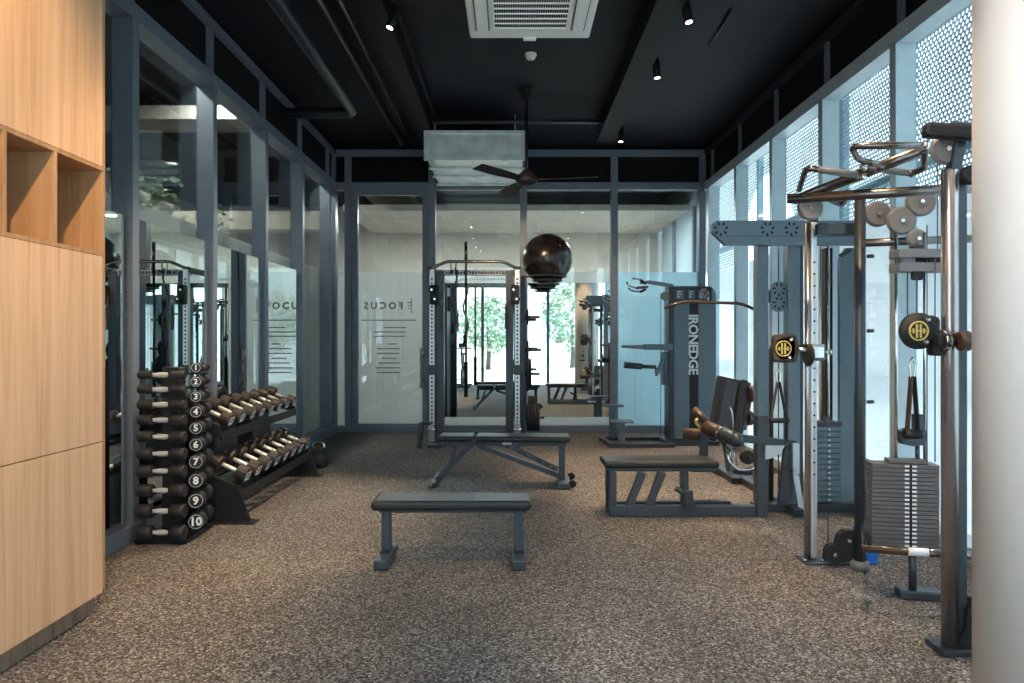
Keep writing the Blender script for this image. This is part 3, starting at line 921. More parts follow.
def cable_rack():
    r = thing('cable_rack', 'black and steel cable rack with curved pull-up bar before the back mirror', 'power rack', (-0.5, 9.3, 0))
    Yf, Yr = 8.97, 9.55
    for (xa, xb, sgn) in ((429.3, 434.3, -1), (514.8, 519.8, 1)):
        x0 = P(xa, 0, Yf).x; x1 = P(xb, 0, Yf).x
        b = MB().box((x0, Yf, 0.02), (x1, Yf + 0.07, 2.34), 0.004)
        b.mi = 1
        z = 0.25
        while z < 2.2:
            b.box(((x0 + x1) / 2 - 0.011, Yf - 0.0015, z), ((x0 + x1) / 2 + 0.011, Yf + 0.001, z + 0.026))
            z += 0.052
        b.obj('front_upright', [M['whitebar'], M['hole']], r)
        xi = x1 + 0.012 if sgn < 0 else x0 - 0.12
        MB().box((xi, Yf + 0.10, 0.02), (xi + 0.105, Yf + 0.22, 2.30), 0.006).obj('rear_upright', M['frame'], r)
        xm = (x0 + x1) / 2
        MB().box((min(xi, x0), Yf - 0.20, 0.0), (max(xi + 0.105, x1), Yf + 0.75, 0.05), 0.006).obj('foot', M['frame'], r)
        MB().box((xm - 0.04, Yf + 0.02, 2.28), (xm + 0.04, Yf + 0.75, 2.35), 0.005).obj('top_side_beam', M['frame'], r)
        MB().box((xm - 0.04, Yf + 0.68, 0.03), (xm + 0.04, Yf + 0.75, 2.32), 0.005).obj('back_post', M['frame'], r)
        # trolley
        c = Vector((xm + (-0.03 * sgn), Yf - 0.02, 1.98))
        t = MB().box((c.x - 0.055, c.y - 0.05, c.z - 0.13), (c.x + 0.055, c.y + 0.10, c.z + 0.13), 0.02)
        tr = t.obj('trolley', M['rubber'], r)
        MB().disc(c + Vector((-0.02, -0.06, 0.06)), 0.045, 0.03, (0, 1, 0), 18).disc(c + Vector((0.02, -0.06, -0.06)), 0.045, 0.03, (0, 1, 0), 18).obj('pulley', M['rubber'], r, tr)
        MB().tube([c + Vector((-0.02, -0.08, 0.06)), c + Vector((-0.02, -0.10, 0.06))], 0.014).tube([c + Vector((0.02, -0.08, -0.06)), c + Vector((0.02, -0.10, -0.06))], 0.014).obj('bolt', M['chrome'], r, tr)
        # hanging strap grip
        hx = c.x - 0.11 * sgn
        MB().tube([(hx, Yf - 0.06, c.z - 0.02), (hx, Yf - 0.06, c.z - 0.14)], 0.006, 8).obj('grip_cable', M['chrome'], r)
        MB().box((hx - 0.022, Yf - 0.075, c.z - 0.46), (hx + 0.022, Yf - 0.045, c.z - 0.14), 0.01).obj('hand_grip', M['brown'], r)
        # lower hook and coupling
        MB().box((x0 - 0.015, Yf - 0.05, 0.93), (x1 + 0.03, Yf, 1.06), 0.008).obj('spotter_hook', M['frame'], r)
        MB().box((x0 - 0.01, Yf - 0.04, 0.06), (x1 + 0.01, Yf, 0.30), 0.006).tube([(xm - .05, Yf - 0.06, 0.22), (xm + .05, Yf - 0.06, 0.22)], 0.02).obj('foot_clamp', M['chrome'], r)
    q = [P(x, y, Yf) for x, y in ((427.5, 268), (432, 268), (447, 261.5), (503, 261.5), (516, 268), (521, 268))]
    MB().bent(q, 0.021, 0.06).obj('pullup_bar', M['bronze'], r)
    a = P(432, 272.5, Yf + 0.1); b_ = P(517, 272.5, Yf + 0.1)
    cb = MB().box((a.x, Yf + 0.12, a.z - 0.04), (b_.x, Yf + 0.16, a.z + 0.04), 0.004)
    cb.mi = 1
    for k in range(26):
        x = a.x + 0.06 + k * (b_.x - a.x - 0.1) / 26
        cb.box((x, Yf + 0.1185, a.z - 0.018), (x + 0.02, Yf + 0.12, a.z + 0.018))
    cb.obj('hole_crossbar', [M['bronze'], M['hole']], r)
    for x, y0 in ((451, 263), (456, 263), (466, 262)):
        u = P(x, y0, Yf + 0.02); MB().tube([u, u - Vector((0, 0, 0.14))], 0.008, 8).obj('hanger_hook', M['frame'], r)
    l = P(424, 0, Yf); MB().bar((P(424, 0, Yf).x, Yf - 0.16, 0.33), (P(421, 0, Yf).x, Yf - 0.22, 0.0), 0.05, 0.05, bev=0.006).tube([(P(421.5, 0, Yf).x - .02, Yf - 0.17, 0.30), (P(432, 0, Yf).x, Yf - 0.1, 0.30)], 0.018).obj('pivot_lever', M['frame'], r)
    MB().box((P(436, 0, Yf).x, Yf + 0.66, 0.03), (P(513, 0, Yf).x, Yf + 0.73, 0.10), 0.005).obj('base_crossbar', M['frame'], r)
    # wavy curl bar hanging from the crossbar
    pts = []
    for k in range(15):
        t = k / 14
        pts.append(P(454 + 3.0 * math.sin(t * 9.4 + 0.4), 268 + 68 * t, Yf + 0.06))
    e = thing('curl_bar', 'wavy curl bar hanging upright on hooks inside the cable rack', 'curl bar', pts[-1])
    MB().tube(pts, 0.014, 8).obj('bar', M['frame'], e)
    p0 = pts[-1]
    MB().tube([p0 + Vector((0, 0, 0.03)), p0 - Vector((0, 0, 0.15))], 0.027, 12).obj('sleeve', M['frame'], e)
    # straight bar
    a = P(466, 242, Yf + 0.06); b_ = P(466, 397, Yf + 0.06)
    e = thing('straight_barbell', 'long straight barbell hanging upright in the middle of the cable rack', 'barbell', b_)
    MB().tube([a, b_], 0.016, 10).obj('bar', M['bronze'], e)
    c0 = P(466, 362, Yf + 0.06)
    MB().lathe([(0.026, 0), (0.026, (c0 - b_).length - 0.02), (0.036, (c0 - b_).length - 0.018), (0.036, (c0 - b_).length)], b_, (0, 0, 1), 14).obj('lower_sleeve', M['frame'], e)
    c1 = P(466, 262, Yf + 0.06)
    MB().lathe([(0.022, 0), (0.022, (a - c1).length)], c1, (0, 0, 1), 14).obj('upper_sleeve', M['bronze'], e)
cable_rack()

def storage_post():
    Y = 9.45
    x0, x1 = P(520.5, 0, Y).x, P(525.5, 0, Y).x
    xm = (x0 + x1) / 2
    r = thing('plate_storage_post', 'dark weight plate post with pegs beside the cable rack', 'plate rack', (xm, Y, 0))
    MB().box((x0, Y, 0.03), (x1, Y + 0.08, 2.28), 0.005).obj('post', M['frame'], r)
    MB().box((x0 - 0.02, Y - 0.32, 0), (x1 + 0.02, Y + 0.34, 0.05), 0.006).box((x0, Y - 0.05, 0), (x1 + 0.35, Y + 0.1, 0.05), 0.006).obj('foot', M['frame'], r)
    zs = []
    for (y, L) in ((317, 0.20), (350, 0.22), (374, 0.20), (418, 0.26)):
        z = P(0, y, Y).z
        MB().tube([(x1, Y + 0.04, z), (x1 + L, Y + 0.04, z)], 0.020, 12).tube([(x1, Y + 0.04, z), (x1 + 0.012, Y + 0.04, z)], 0.04, 12).obj('peg', M['bronze'], r)
    # ring cradle for the ball
    c = P(547.5, 258.5, Y)
    rg = MB()
    for k, (dz, R) in enumerate(((-0.235, 0.262), (-0.292, 0.20), (-0.342, 0.12))):
        rg.torus((c.x, Y + 0.04, c.z + dz - 0.012), R, 0.011, (0, 0, 1), 36, 8)
    for a in range(4):
        an = a * math.pi / 2 + 0.4
        rg.bent([(c.x + math.cos(an) * 0.245, Y + 0.04 + math.sin(an) * 0.245, c.z - 0.237), (c.x + math.cos(an) * 0.19, Y + 0.04 + math.sin(an) * 0.19, c.z - 0.292), (c.x + math.cos(an) * 0.12, Y + 0.04 + math.sin(an) * 0.12, c.z - 0.342)], 0.007, 0.01, 6)
    rg.bar((xm, Y + 0.04, 2.26), (c.x - 0.19, Y + 0.04, c.z - 0.24), 0.04, 0.03)
    rg.obj('ball_cradle', M['frame'], r)
    b = thing('exercise_ball', 'large glossy black exercise ball held up in front of the back glazing', 'exercise ball', (c.x, Y + 0.04, c.z - 0.348))
    m = MB().sphere((c.x, Y + 0.04, c.z), 0.348, 48)
    for a in (-0.14, 0.0, 0.14):
        m.torus((c.x, Y + 0.04, c.z + a - 0.0), math.sqrt(0.348 ** 2 - a * a), 0.003, (0, 0, 1), 48, 6)
    m.obj('shell', M['ball'], b)
    MB().lathe([(0.012, 0), (0.012, 0.012), (0.008, 0.016)], (c.x + 0.15, Y + 0.04 - 0.26, c.z + 0.14), (0.15, -0.26, 0.14), 12).obj('valve', M['white'], b)
    # plates
    def plate(x, z, R, t, lab):
        o = MB().lathe([(0.024, -t / 2), (R * .45, -t / 2), (R * .48, -t / 2 + .004), (R * .86, -t / 2 + .004), (R * .9, -t / 2), (R - .006, -t / 2), (R, -t / 2 + .006), (R, t / 2 - .006), (R - .006, t / 2), (R * .9, t / 2), (R * .86, t / 2 - .004), (R * .48, t / 2 - .004), (R * .45, t / 2), (0.024, t / 2)],
                       (x, Y + 0.04, z), (1, 0, 0), 32, smooth=False)
        me = o.obj('weight_plate', M['rubber'])
        tag(me, lab, 'weight plate', 'weight plates beside the cable rack')
    z = P(0, 418, Y).z
    for k, w in enumerate(('innermost', 'second from the post', 'third from the post', 'outermost')):
        plate(x1 + 0.035 + k * 0.045, z, 0.19, 0.042, 'thick black plate on the lowest peg, ' + w)
    z = P(0, 374, Y).z
    for k, w in enumerate(('against the post', 'on the outside')):
        plate(x1 + 0.03 + k * 0.034, z + 0.0, 0.24 if k == 0 else 0.21, 0.03, 'black plate on the second lowest peg, ' + w)
    plate(x1 + 0.028, P(0, 338, Y).z - 0.0 - 0.0, 0.17, 0.028, 'black plate on the upper peg of the storage post') if False else None
    plate(x1 + 0.030, P(0, 350, Y).z, 0.0 + 0.13, 0.026, 'small black plate on the middle peg of the storage post')
    plate(x1 + 0.030, P(0, 317, Y).z, 0.11, 0.026, 'small black plate on the topmost peg of the storage post')
storage_post()

# ================================================================ lat tower at the back right
def lat_tower():
    Y = 9.05
    x0, x1 = P(668, 0, Y).x, P(716, 0, Y).x
    zt = P(0, 286, Y).z
    r = thing('lat_pulldown_tower', 'slate cable tower with white vertical lettering near the back corner', 'cable machine', ((x0 + x1) / 2, Y, 0))
    # shroud with a rounded shoulder
    xs = P(673, 0, Y).x; cs = 0.12
    prof = [(xs, 0.08), (x1, 0.08), (x1, zt - cs)]
    for k in range(1, 7):
        a = k / 6 * math.pi / 2
        prof.append((x1 - cs + cs * math.cos(a), zt - cs + cs * math.sin(a)))
    prof.append((xs, zt))
    MB().prism(prof, (Y, Y + 0.24)).obj('shroud', M['frame2'], r)
    MB().box((P(689.5, 0, Y).x, Y - 0.004, 0.1), (P(698.5, 0, Y).x, Y + 0.004, zt - 0.21), 0.001).obj('lettering_strip', M['rubber'], r)
    text_obj('maker_lettering', 'IRONEDGE', 0.172, M['white'], facing((0, 0, -1), (1, 0, 0), (P(692.8, 0, Y).x, Y - 0.006, P(0, 344.5, Y).z)), r, None, 0.001, 0.92)
    MB().box((x0, Y - 0.05, 0.05), (xs + 0.01, Y + 0.18, zt), 0.006).obj('front_post', M['frame'], r)
    a = P(672, 287, Y); b = P(711, 303, Y)
    hd = MB().box((a.x - 0.02, Y - 0.07, b.z), (b.x, Y, a.z), 0.015)
    ho = hd.obj('header', M['frame'], r)
    for xa, xb in ((676, 684), (688, 695), (698.5, 706.5)):
        p0 = P(xa, 290, Y - 0.07); p1 = P(xb, 299, Y - 0.07)
        MB().box((p0.x, Y - 0.073, p1.z), (p1.x, Y - 0.069, p0.z), 0.001).obj('guide_panel', M['frame2'], r, ho)
        ic = MB()
        w = p1.x - p0.x
        for q in range(3):
            zz = p1.z + 0.02 + q * 0.035
            ic.box((p0.x + 0.02 + 0.02 * (q == 1), Y - 0.075, zz), (p0.x + w * .65 - 0.015 * (q == 0), Y - 0.072, zz + 0.012))
        ic.box((p0.x + 0.022, Y - 0.0745, p1.z + 0.02), (p0.x + 0.03, Y - 0.0725, p1.z + 0.10))
        ic.obj('guide_marks', M['white'], r, ho)
    # arm holding the grips
    A = P(673, 286, Y - 0.02); B = P(648, 282, Y - 0.02)
    MB().bar(A, B, 0.06, 0.05, bev=0.008).bar(B, P(640, 283, Y - .02), 0.035, 0.035, bev=0.006).obj('upper_arm', M['frame2'], r)
    C = P(665, 296, Y - 0.05)
    MB().disc(C, 0.06, 0.03, (0, 1, 0)).obj('arm_pulley', M['greyp'], r)
    A = P(672, 347, Y - 0.02); B = P(644, 347, Y - 0.02)
    MB().bar(A, B, 0.08, 0.08, bev=0.008).tube([B, P(621.5, 346.5, Y - .02)], 0.018, 10, rad=[0.034, 0.014]).obj('middle_arm', M['frame2'], r)
    K = P(660, 364, Y - 0.02)
    MB().tube([P(624, 365, Y - .03), P(642, 366.5, Y - .03)], 0.042, 12).tube([P(642, 366.5, Y - .03), P(656, 367, Y - .03)], 0.026, 8).obj('lower_arm_grip', M['frame'], r)
    MB().bar(P(656, 376, Y - .03), P(664, 355, Y - .03), 0.04, 0.04, bev=0.008).disc(P(658, 371, Y - .05), 0.045, 0.03, (0, 1, 0)).box(tuple(P(662, 385, Y + .0)), tuple(P(667, 352, Y + .06))).obj('pivot_bracket', M['frame2'], r)
    cb = MB()
    for x in (660.5, 664.5):
        cb.tube([P(x, 292, Y - 0.03), P(x, 436, Y - 0.03)], 0.004, 6)
    cb.obj('cable', M['frame'], r)
    MB().box((x0 - 0.05, Y - 0.10, 0), (x1 + 0.02, Y + 0.34, 0.06), 0.008).obj('base', M['frame'], r)
    # foot plates
    for (xa, xb, yt, px0, px1, Yq, xf0, nm) in ((603, 623, 405, 609.5, 616, 9.42, 600, 'far'), (611, 633, 421, 618.6, 625, 8.82, 608, 'near')):
        z = P(0, yt, Yq).z
        fo = MB().box((P(xf0, 0, Yq).x, Yq - 0.02, 0), (x0 + 0.04, Yq + 0.06, 0.05), 0.008).obj('base_rail', M['frame'], r)
        MB().box((P(px0, 0, Yq).x, Yq - 0.02, 0.05), (P(px1, 0, Yq).x, Yq + 0.05, z - 0.02), 0.005).obj('plate_post', M['frame2'], r)
        pm = MB().box((P(xa, 0, Yq).x, Yq - 0.10, z - 0.022), (P(xb, 0, Yq).x, Yq + 0.14, z + 0.006), 0.006)
        pm.obj('foot_plate', M['frame2'], r)
    MB().bar((P(604, 0, 9.1).x, 9.42, 0.03), (P(604, 0, 9.1).x + 0.06, 8.82, 0.03), 0.06, 0.05).obj('base_link', M['frame'], r)
    # lat bar
    YL = 7.65
    MB().bar(P(704, 290, Y), P(704, 291, YL + 0.0), 0.06, 0.05, bev=0.006).disc(P(707, 294, YL + 0.02), 0.04, 0.03, (1, 0, 0)).obj('forward_boom', M['frame'], r)
    q = [P(x, y, YL) for x, y in ((664.5, 308), (684, 301.5), (742, 303.5), (765, 314.5))]
    lb = thing('lat_bar', 'wide brown lat bar with drooping ends hung across the cable tower', 'lat bar', q[1])
    MB().bent(q, 0.018, 0.08).obj('bar', M['brown'], lb)
    MB().tube([P(708, 302, YL), P(708, 295.5, YL)], 0.007, 8).obj('link', M['chrome'], lb)
    # small grips hung on the upper arm
    gl = ['chrome hooked cable grip hung highest on the cable tower arm', 'brown rubber cable grip hung under the cable tower arm', 'thin chrome double grip on the tip of the cable tower arm']
    for k, pts in enumerate((((646, 284), (640, 279.5), (632, 278.5)), ((648, 287), (636, 288), (629, 286), (626.5, 282)), ((646, 289), (640, 292), (632, 291), (628, 288)))):
        g = [P(x, y, Y - 0.04 - 0.05 * k) for x, y in pts]
        e = thing('cable_grip', gl[k], 'cable grip', g[0], 'cable grips on the tower arm')
        MB().bent(g, 0.011, 0.02).obj('bar', M['chrome'], e)
        MB().tube([g[0], g[1]], 0.018, 10).obj('sleeve', M['brown'] if k == 1 else M['rubber'], e)
lat_tower()

# ================================================================ multi gym and its leg curl bench
YG = 5.45
def flower(mb, c, R, depth, n=7):
    for k in range(n):
        a = 2 * math.pi * k / n + 0.2
        u = Vector((math.cos(a), 0, math.sin(a))); v = Vector((-math.sin(a), 0, math.cos(a)))
        pts = [u * R * .42, u * R * .75 + v * R * .17, u * R, u * R * .75 - v * R * .17]
        A = [mb.bm.verts.new(mb.T @ (c + p)) for p in pts]
        B = [mb.bm.verts.new(mb.T @ (c + p + Vector((0, depth, 0)))) for p in pts]
        fs = [mb.bm.faces.new(A), mb.bm.faces.new(list(reversed(B)))]
        for i in range(4):
            fs.append(mb.bm.faces.new((A[(i + 1) % 4], A[i], B[i], B[(i + 1) % 4])))
        for f in fs: f.material_index = mb.mi

def multi_gym():
    Y = YG
    r = thing('multi_gym', 'slate multi-station frame with flower cut-outs in its top beam', 'multi gym', (2.3, Y, 0))
    q = [P(x, y, Y) for x, y in ((712, 224), (717, 220.5), (866, 220.5), (866, 245), (726, 245), (712.5, 232))]
    b = MB().prism([(p.x, p.z) for p in q], (Y, Y + 0.06))
    b.mi = 1
    for x in (721, 767.5, 791.5):
        flower(b, P(x, 229, Y) - Vector((0, 0.002, 0)), 0.062, 0.001)
    b.mi = 2
    b.box(tuple(P(726, 236.6, Y) - Vector((0, 0.001, 0))), tuple(P(864, 236.0, Y) + Vector((0, 0.001, 0))))
    b.obj('top_beam', [M['frame2'], M['hole'], M['frame']], r)
    x0, x1 = P(757.5, 0, Y + .06).x, P(769, 0, Y + .06).x
    MB().box((x0, Y + 0.06, 0.03), (x1, Y + 0.16, 2.36), 0.005).obj('front_upright', M['frame2'], r)
    x0, x1 = P(788, 0, Y + .07).x, P(804, 0, Y + .07).x
    MB().box((x0, Y + 0.07, 0.03), (x1 - 0.03, Y + 0.17, 2.36), 0.005).obj('middle_upright', M['frame2'], r)
    MB().box((x1 - 0.028, Y + 0.08, 0.03), (x1, Y + 0.15, 2.36), 0.003).obj('dark_channel', M['frame'], r)
    # medallion plate
    a = P(771, 312, Y + .1); c = P(787, 281, Y + .1)
    cx_ = (a.x + c.x) / 2; R = (c.x - a.x) / 2
    prof = []
    for k in range(9):
        t = math.pi * k / 8
        prof.append((cx_ + R * math.cos(t), c.z - R + R * math.sin(t)))
    for k in range(9):
        t = math.pi + math.pi * k / 8
        prof.append((cx_ + R * math.cos(t), a.z + R + R * math.sin(t)))
    m = MB().prism(prof, (Y + 0.10, Y + 0.115))
    m.mi = 1
    flower(m, Vector((cx_, Y + 0.098, c.z - R - 0.005)), R * .88, 0.001)
    flower(m, Vector((cx_, Y + 0.098, a.z + R + 0.005)), R * .88, 0.001)
    m.obj('medallion_plate', [M['frame2'], M['hole']], r)
    MB().box((P(769, 0, Y).x, Y + 0.115, (a.z + c.z) / 2 - 0.05), (P(789, 0, Y).x, Y + 0.14, (a.z + c.z) / 2 + 0.05)).obj('plate_bracket', M['frame'], r)
    cb = MB()
    for x in (778.5, 785.5):
        cb.tube([P(x, 246, Y + 0.15), P(x, 500, Y + 0.10)], 0.005, 6)
    cb.obj('cable', M['frame'], r)
    # weight stack column
    x0, x1 = P(816.5, 0, Y + .06).x, P(841, 0, Y + .06).x
    zt, zb = P(0, 427, Y).z, P(0, 504, Y).z
    n = 14
    for k in range(n):
        z = zb + (zt - zb) * k / n
        p = MB().box((x0, Y + 0.06, z), (x1, Y + 0.20, z + (zt - zb) / n - 0.004), 0.003)
        p.mi = 1
        p.box(((x0 + x1) / 2 - 0.012, Y + 0.0585, z + 0.012), ((x0 + x1) / 2 + 0.012, Y + 0.061, z + 0.024))
        p.obj('stack_plate', [M['plateb'], M['white']], r)
    g = MB()
    for x in (820, 836):
        g.tube([(P(x, 0, Y).x, Y + 0.13, zb - 0.06), (P(x, 0, Y).x, Y + 0.13, 2.2)], 0.010, 10)
    g.tube([(P(828, 0, Y).x, Y + 0.13, zt), (P(828, 0, Y).x, Y + 0.13, 2.2)], 0.005, 8)
    g.obj('guide_rod', M['chrome'], r)
    t = MB().box((x0 - 0.01, Y + 0.05, zt), (x1 + 0.01, Y + 0.21, zt + 0.03), 0.006)
    t.disc(((x0 + x1) / 2, Y + 0.10, zt + 0.05), 0.03, 0.02, (0, 1, 0), 16)
    t.obj('top_plate', M['frame'], r)
    # tall dark post and slate shroud with a slanted top
    MB().box((P(839.5, 0, Y).x, Y + 0.24, 0.0), (P(847, 0, Y).x, Y + 0.34, 2.16), 0.004).obj('rear_post', M['rubber'], r)
    x0, x1 = P(846, 0, Y).x, P(866, 0, Y).x
    MB().prism([(x0, 0.03), (x1, 0.03), (x1, 2.14), (x0 + 0.05, 2.14), (x0, 2.06)], (Y + 0.10, Y + 0.14)).obj('side_shroud', M['frame2'], r)
    MB().bar(P(840, 256, Y + .1), P(850, 250, Y + .1), 0.03, 0.03).obj('top_hook', M['frame'], r)
    # base rails and brace
    MB().box((P(757.5, 0, Y).x, Y + 0.05, 0), (P(866, 0, Y).x, Y + 0.17, 0.07), 0.006).obj('base_rail', M['frame'], r)
    MB().box((P(789, 0, Y).x, Y - 0.1, 0), (P(799, 0, Y).x, Y + 1.2, 0.065), 0.006).obj('base_cross_rail', M['frame'], r)
    MB().box(tuple(P(793, 470, Y - 0.02)), tuple(P(798, 443, Y + 0.01)), 0.003).bar(P(795, 472, Y), P(803, 521, Y - 0.03), 0.045, 0.02, bev=0.003).disc(P(796, 472, Y - 0.02), 0.028, 0.02, (0, 1, 0), 14).obj('side_brace', M['whitebar'], r)
    MB().bar(P(790, 440, Y + 0.03), P(783, 505, Y + 0.03), 0.09, 0.04, bev=0.004).obj('gusset', M['frame'], r)
    # brown strip standing in for a reflection beside the upright
    MB().box((P(770.5, 0, Y).x, Y + 0.20, 0.06), (P(783, 0, Y).x, Y + 0.23, 1.32)).obj('reflection_strip', M['brown'], r)
multi_gym()

def leg_bench():
    Y = 5.37
    r = thing('leg_curl_bench', 'low black padded leg curl bench with roller pads before the multi-station frame', 'bench', (1.4, Y, 0))
    x0, x1 = P(605, 0, Y).x, P(720, 0, Y).x
    MB().box((x0, Y, 0.382), (x1, Y + 0.32, 0.436), 0.018).obj('seat_pad', M['vinyl'], r)
    MB().box((x0 + 0.03, Y + 0.03, 0.352), (x1 - 0.01, Y + 0.28, 0.381), 0.004).obj('pad_frame', M['frame3'], r)
    MB().box((P(610, 0, Y).x, Y, 0.0), (P(756.5, 0, Y).x, Y + 0.07, 0.085), 0.006).obj('base_rail', M['frame3'], r)
    MB().box((P(610, 0, Y).x, Y + 0.22, 0.0), (P(740, 0, Y).x, Y + 0.28, 0.07), 0.006).obj('far_rail', M['frame3'], r)
    MB().box((P(610, 0, Y).x, Y, 0.085), (P(616.8, 0, Y).x, Y + 0.06, 0.355), 0.005).obj('leg', M['frame3'], r)
    MB().box((P(610, 0, Y).x, Y + 0.22, 0.07), (P(616.8, 0, Y).x, Y + 0.28, 0.355), 0.005).obj('leg', M['frame3'], r)
    for xa, xb in ((642.5, 628), (662, 648)):
        MB().bar(P(xa, 472, Y + .03), P(xb, 508, Y + .03), 0.06, 0.05, up=(0, 1, 0), bev=0.004).obj('brace', M['frame3'], r)
    MB().box((P(683, 0, Y).x, Y + 0.05, 0.08), (P(690.5, 0, Y).x, Y + 0.11, 0.36), 0.004).obj('post', M['frame3'], r)
    MB().tube([P(676, 488, Y - .03), P(688, 497, Y - .03)], 0.018, 10, rad=[0.024, 0.012]).bar(P(688, 490, Y - .02), P(689, 507, Y - .02), 0.07, 0.06, up=(0, 1, 0), bev=0.01).disc(P(684, 505, Y - .03), 0.02, 0.02, (0, 1, 0), 12).disc(P(693, 505, Y - .03), 0.02, 0.02, (0, 1, 0), 12).obj('adjuster_lever', M['frame'], r)
    # upright with lever arm and cam
    MB().box((P(757, 0, Y).x, Y - 0.01, 0.0), (P(768, 0, Y).x, Y + 0.08, 0.80), 0.005).obj('pivot_post', M['frame3'], r)
    MB().bar(P(733, 437, Y + .02), P(783, 443, Y + .0), 0.06, 0.055, up=(0, 1, 0), bev=0.006).disc(P(784, 444, Y), 0.03, 0.03, (1, 0, 0), 14).obj('lever_arm', M['frame3'], r)
    prof = [P(764, 459, Y), P(764, 445, Y), P(783, 445, Y), P(779, 452, Y), P(772, 457, Y)]
    MB().prism([(p.x, p.z) for p in prof], (Y - 0.035, Y - 0.015)).obj('cam', M['whitebar'], r)
    c = P(747, 457, Y + 0.03)
    MB().disc(c, 0.055, 0.05, (0, 1, 0)).disc(c + Vector((0, -0.03, 0)), 0.02, 0.02, (0, 1, 0), 12).obj('counterweight', M['rubber'], r)
    MB().bent([P(727, 447, Y + .03), P(729, 462, Y), P(738, 470, Y), P(750, 470, Y), P(756, 466, Y + .02)], 0.012, 0.03).tube([P(733, 448, Y), P(737, 466, Y)], 0.007, 6).tube([P(729, 448, Y + .02), P(733, 464, Y + .02)], 0.007, 6).obj('cable_loop', M['chrome'], r)
    # rollers
    A = P(737, 440, Y - 0.02); B = P(707, 427.5, Y + 0.36)
    MB().tube([A, A + (B - A) * 0.45], 0.058, 20).sphere(A, 0.057, 20).obj('roller_pad', M['frame'], r)
    MB().tube([A + (B - A) * 0.48, B], 0.058, 20).obj('roller_pad', M['brown'], r)
    MB().tube([A + (B - A) * 0.44, A + (B - A) * 0.5], 0.062, 20).obj('roller_collar', M['chrome'], r)
    MB().tube([P(708, 424, Y + .38), P(694, 410, Y + .5)], 0.036, 16).obj('hand_roller', M['brown'], r)
    MB().tube([P(709, 434, Y + .38), P(683, 433.5, Y + .42)], 0.044, 16).obj('thigh_roller', M['brown'], r)
    MB().bent([P(700, 428, Y + .34), P(695, 422, Y + .34), P(697, 419, Y + .3)], 0.012, 0.02).obj('yellow_lever', M['gold'], r)
    MB().box((P(712, 0, Y).x, Y + 0.33, 0.30), (P(720.5, 0, Y).x, Y + 0.38, 0.62), 0.005).obj('roller_post', M['frame3'], r)
    MB().box((P(700, 0, Y).x, Y + 0.27, 0.30), (P(721, 0, Y).x, Y + 0.36, 0.34), 0.005).obj('roller_post_bracket', M['frame3'], r)
leg_bench()

# upright bench beyond
def upright_bench():
    Y = 7.0
    r = thing('incline_bench', 'bench with its black ribbed backrest raised, behind the roller pads', 'bench', (P(731, 0, Y).x, Y, 0))
    c0 = P(724, 440, Y); c1 = P(734, 379, Y + 0.12)
    T = None
    x = (Vector((1, 0.1, 0))).normalized()
    MB().bar(c0, c1, 0.36, 0.05, up=(0, 1, 0), bev=0.015).obj('backrest', M['vinyl'], r)
    f = Vector((0, -0.035, 0))
    for dx in (-0.13, 0.10):
        MB().bar(c0 + f + Vector((dx, 0, 0)), c1 + f + Vector((dx, 0, -0.01)), 0.07, 0.04, up=(0, 1, 0), bev=0.01).obj('backrest_rib', M['rubber'], r)
    MB().bar(c0 + f + Vector((-0.03, 0, 0.05)), c1 + f + Vector((-0.03, 0, -0.02)), 0.12, 0.02, up=(0, 1, 0), bev=0.004).obj('backrest_spine', M['frame'], r)
    MB().bent([P(729, 405, Y - .1), P(732, 412, Y - .12), P(733, 432, Y - .12)], 0.010, 0.05).obj('release_lever', M['chrome'], r)
    MB().bar((c0.x + 0.02, Y + 0.02, 0.40), (c0.x + 0.05, Y - 0.05, 0.05), 0.06, 0.06, bev=0.005).obj('post', M['frame3'], r)
    MB().bar((P(717, 0, 7.3).x, 7.28, 0.03), (P(736, 0, 6.6).x, 6.58, 0.03), 0.09, 0.06, bev=0.006).obj('foot', M['frame'], r)
    MB().box((c0.x - 0.14, Y - 0.02, 0.38), (c0.x + 0.14, Y + 0.42, 0.43), 0.015).obj('seat_pad', M['vinyl'], r)
    MB().bar((c0.x + 0.04, Y, 0.05), (c0.x + 0.25, Y - 0.10, 0.05), 0.05, 0.05, bev=0.005).obj('base_rail', M['frame'], r)
    MB().disc(P(752, 394, Y + 0.1), 0.085, 0.10, (1, 0.3, 0)).tube([P(744, 386, Y + .1), P(752, 394, Y + .1)], 0.02).obj('head_roller', M['brown'], r)
    MB().disc(P(748, 418, Y + 0.15), 0.08, 0.06, (1, 0.3, 0)).bar(P(744, 430, Y + .1), P(750, 400, Y + .12), 0.03, 0.03).obj('side_roller', M['brown'], r)
upright_bench()

# ================================================================ functional trainer, foreground right
def logo(c, R, root, parent):
    b = MB().torus(c, R, R * .09, (0, 1, 0), 28, 6)
    b.box((c.x - R * .82, c.y - 0.001, c.z - R * .07), (c.x + R * .82, c.y + 0.001, c.z + R * .07))
    b.box((c.x - R * .32, c.y - 0.001, c.z - R * .75), (c.x - R * .10, c.y + 0.001, c.z + R * .75))
    b.box((c.x + R * .10, c.y - 0.001, c.z - R * .75), (c.x + R * .32, c.y + 0.001, c.z + R * .75))
    for s in (-1, 1):
        b.box((c.x + s * R * .58 - R * .10, c.y - 0.001, c.z - R * .28), (c.x + s * R * .58 + R * .10, c.y + 0.001, c.z + R * .28))
    b.obj('gold_emblem', M['gold'], root, parent)

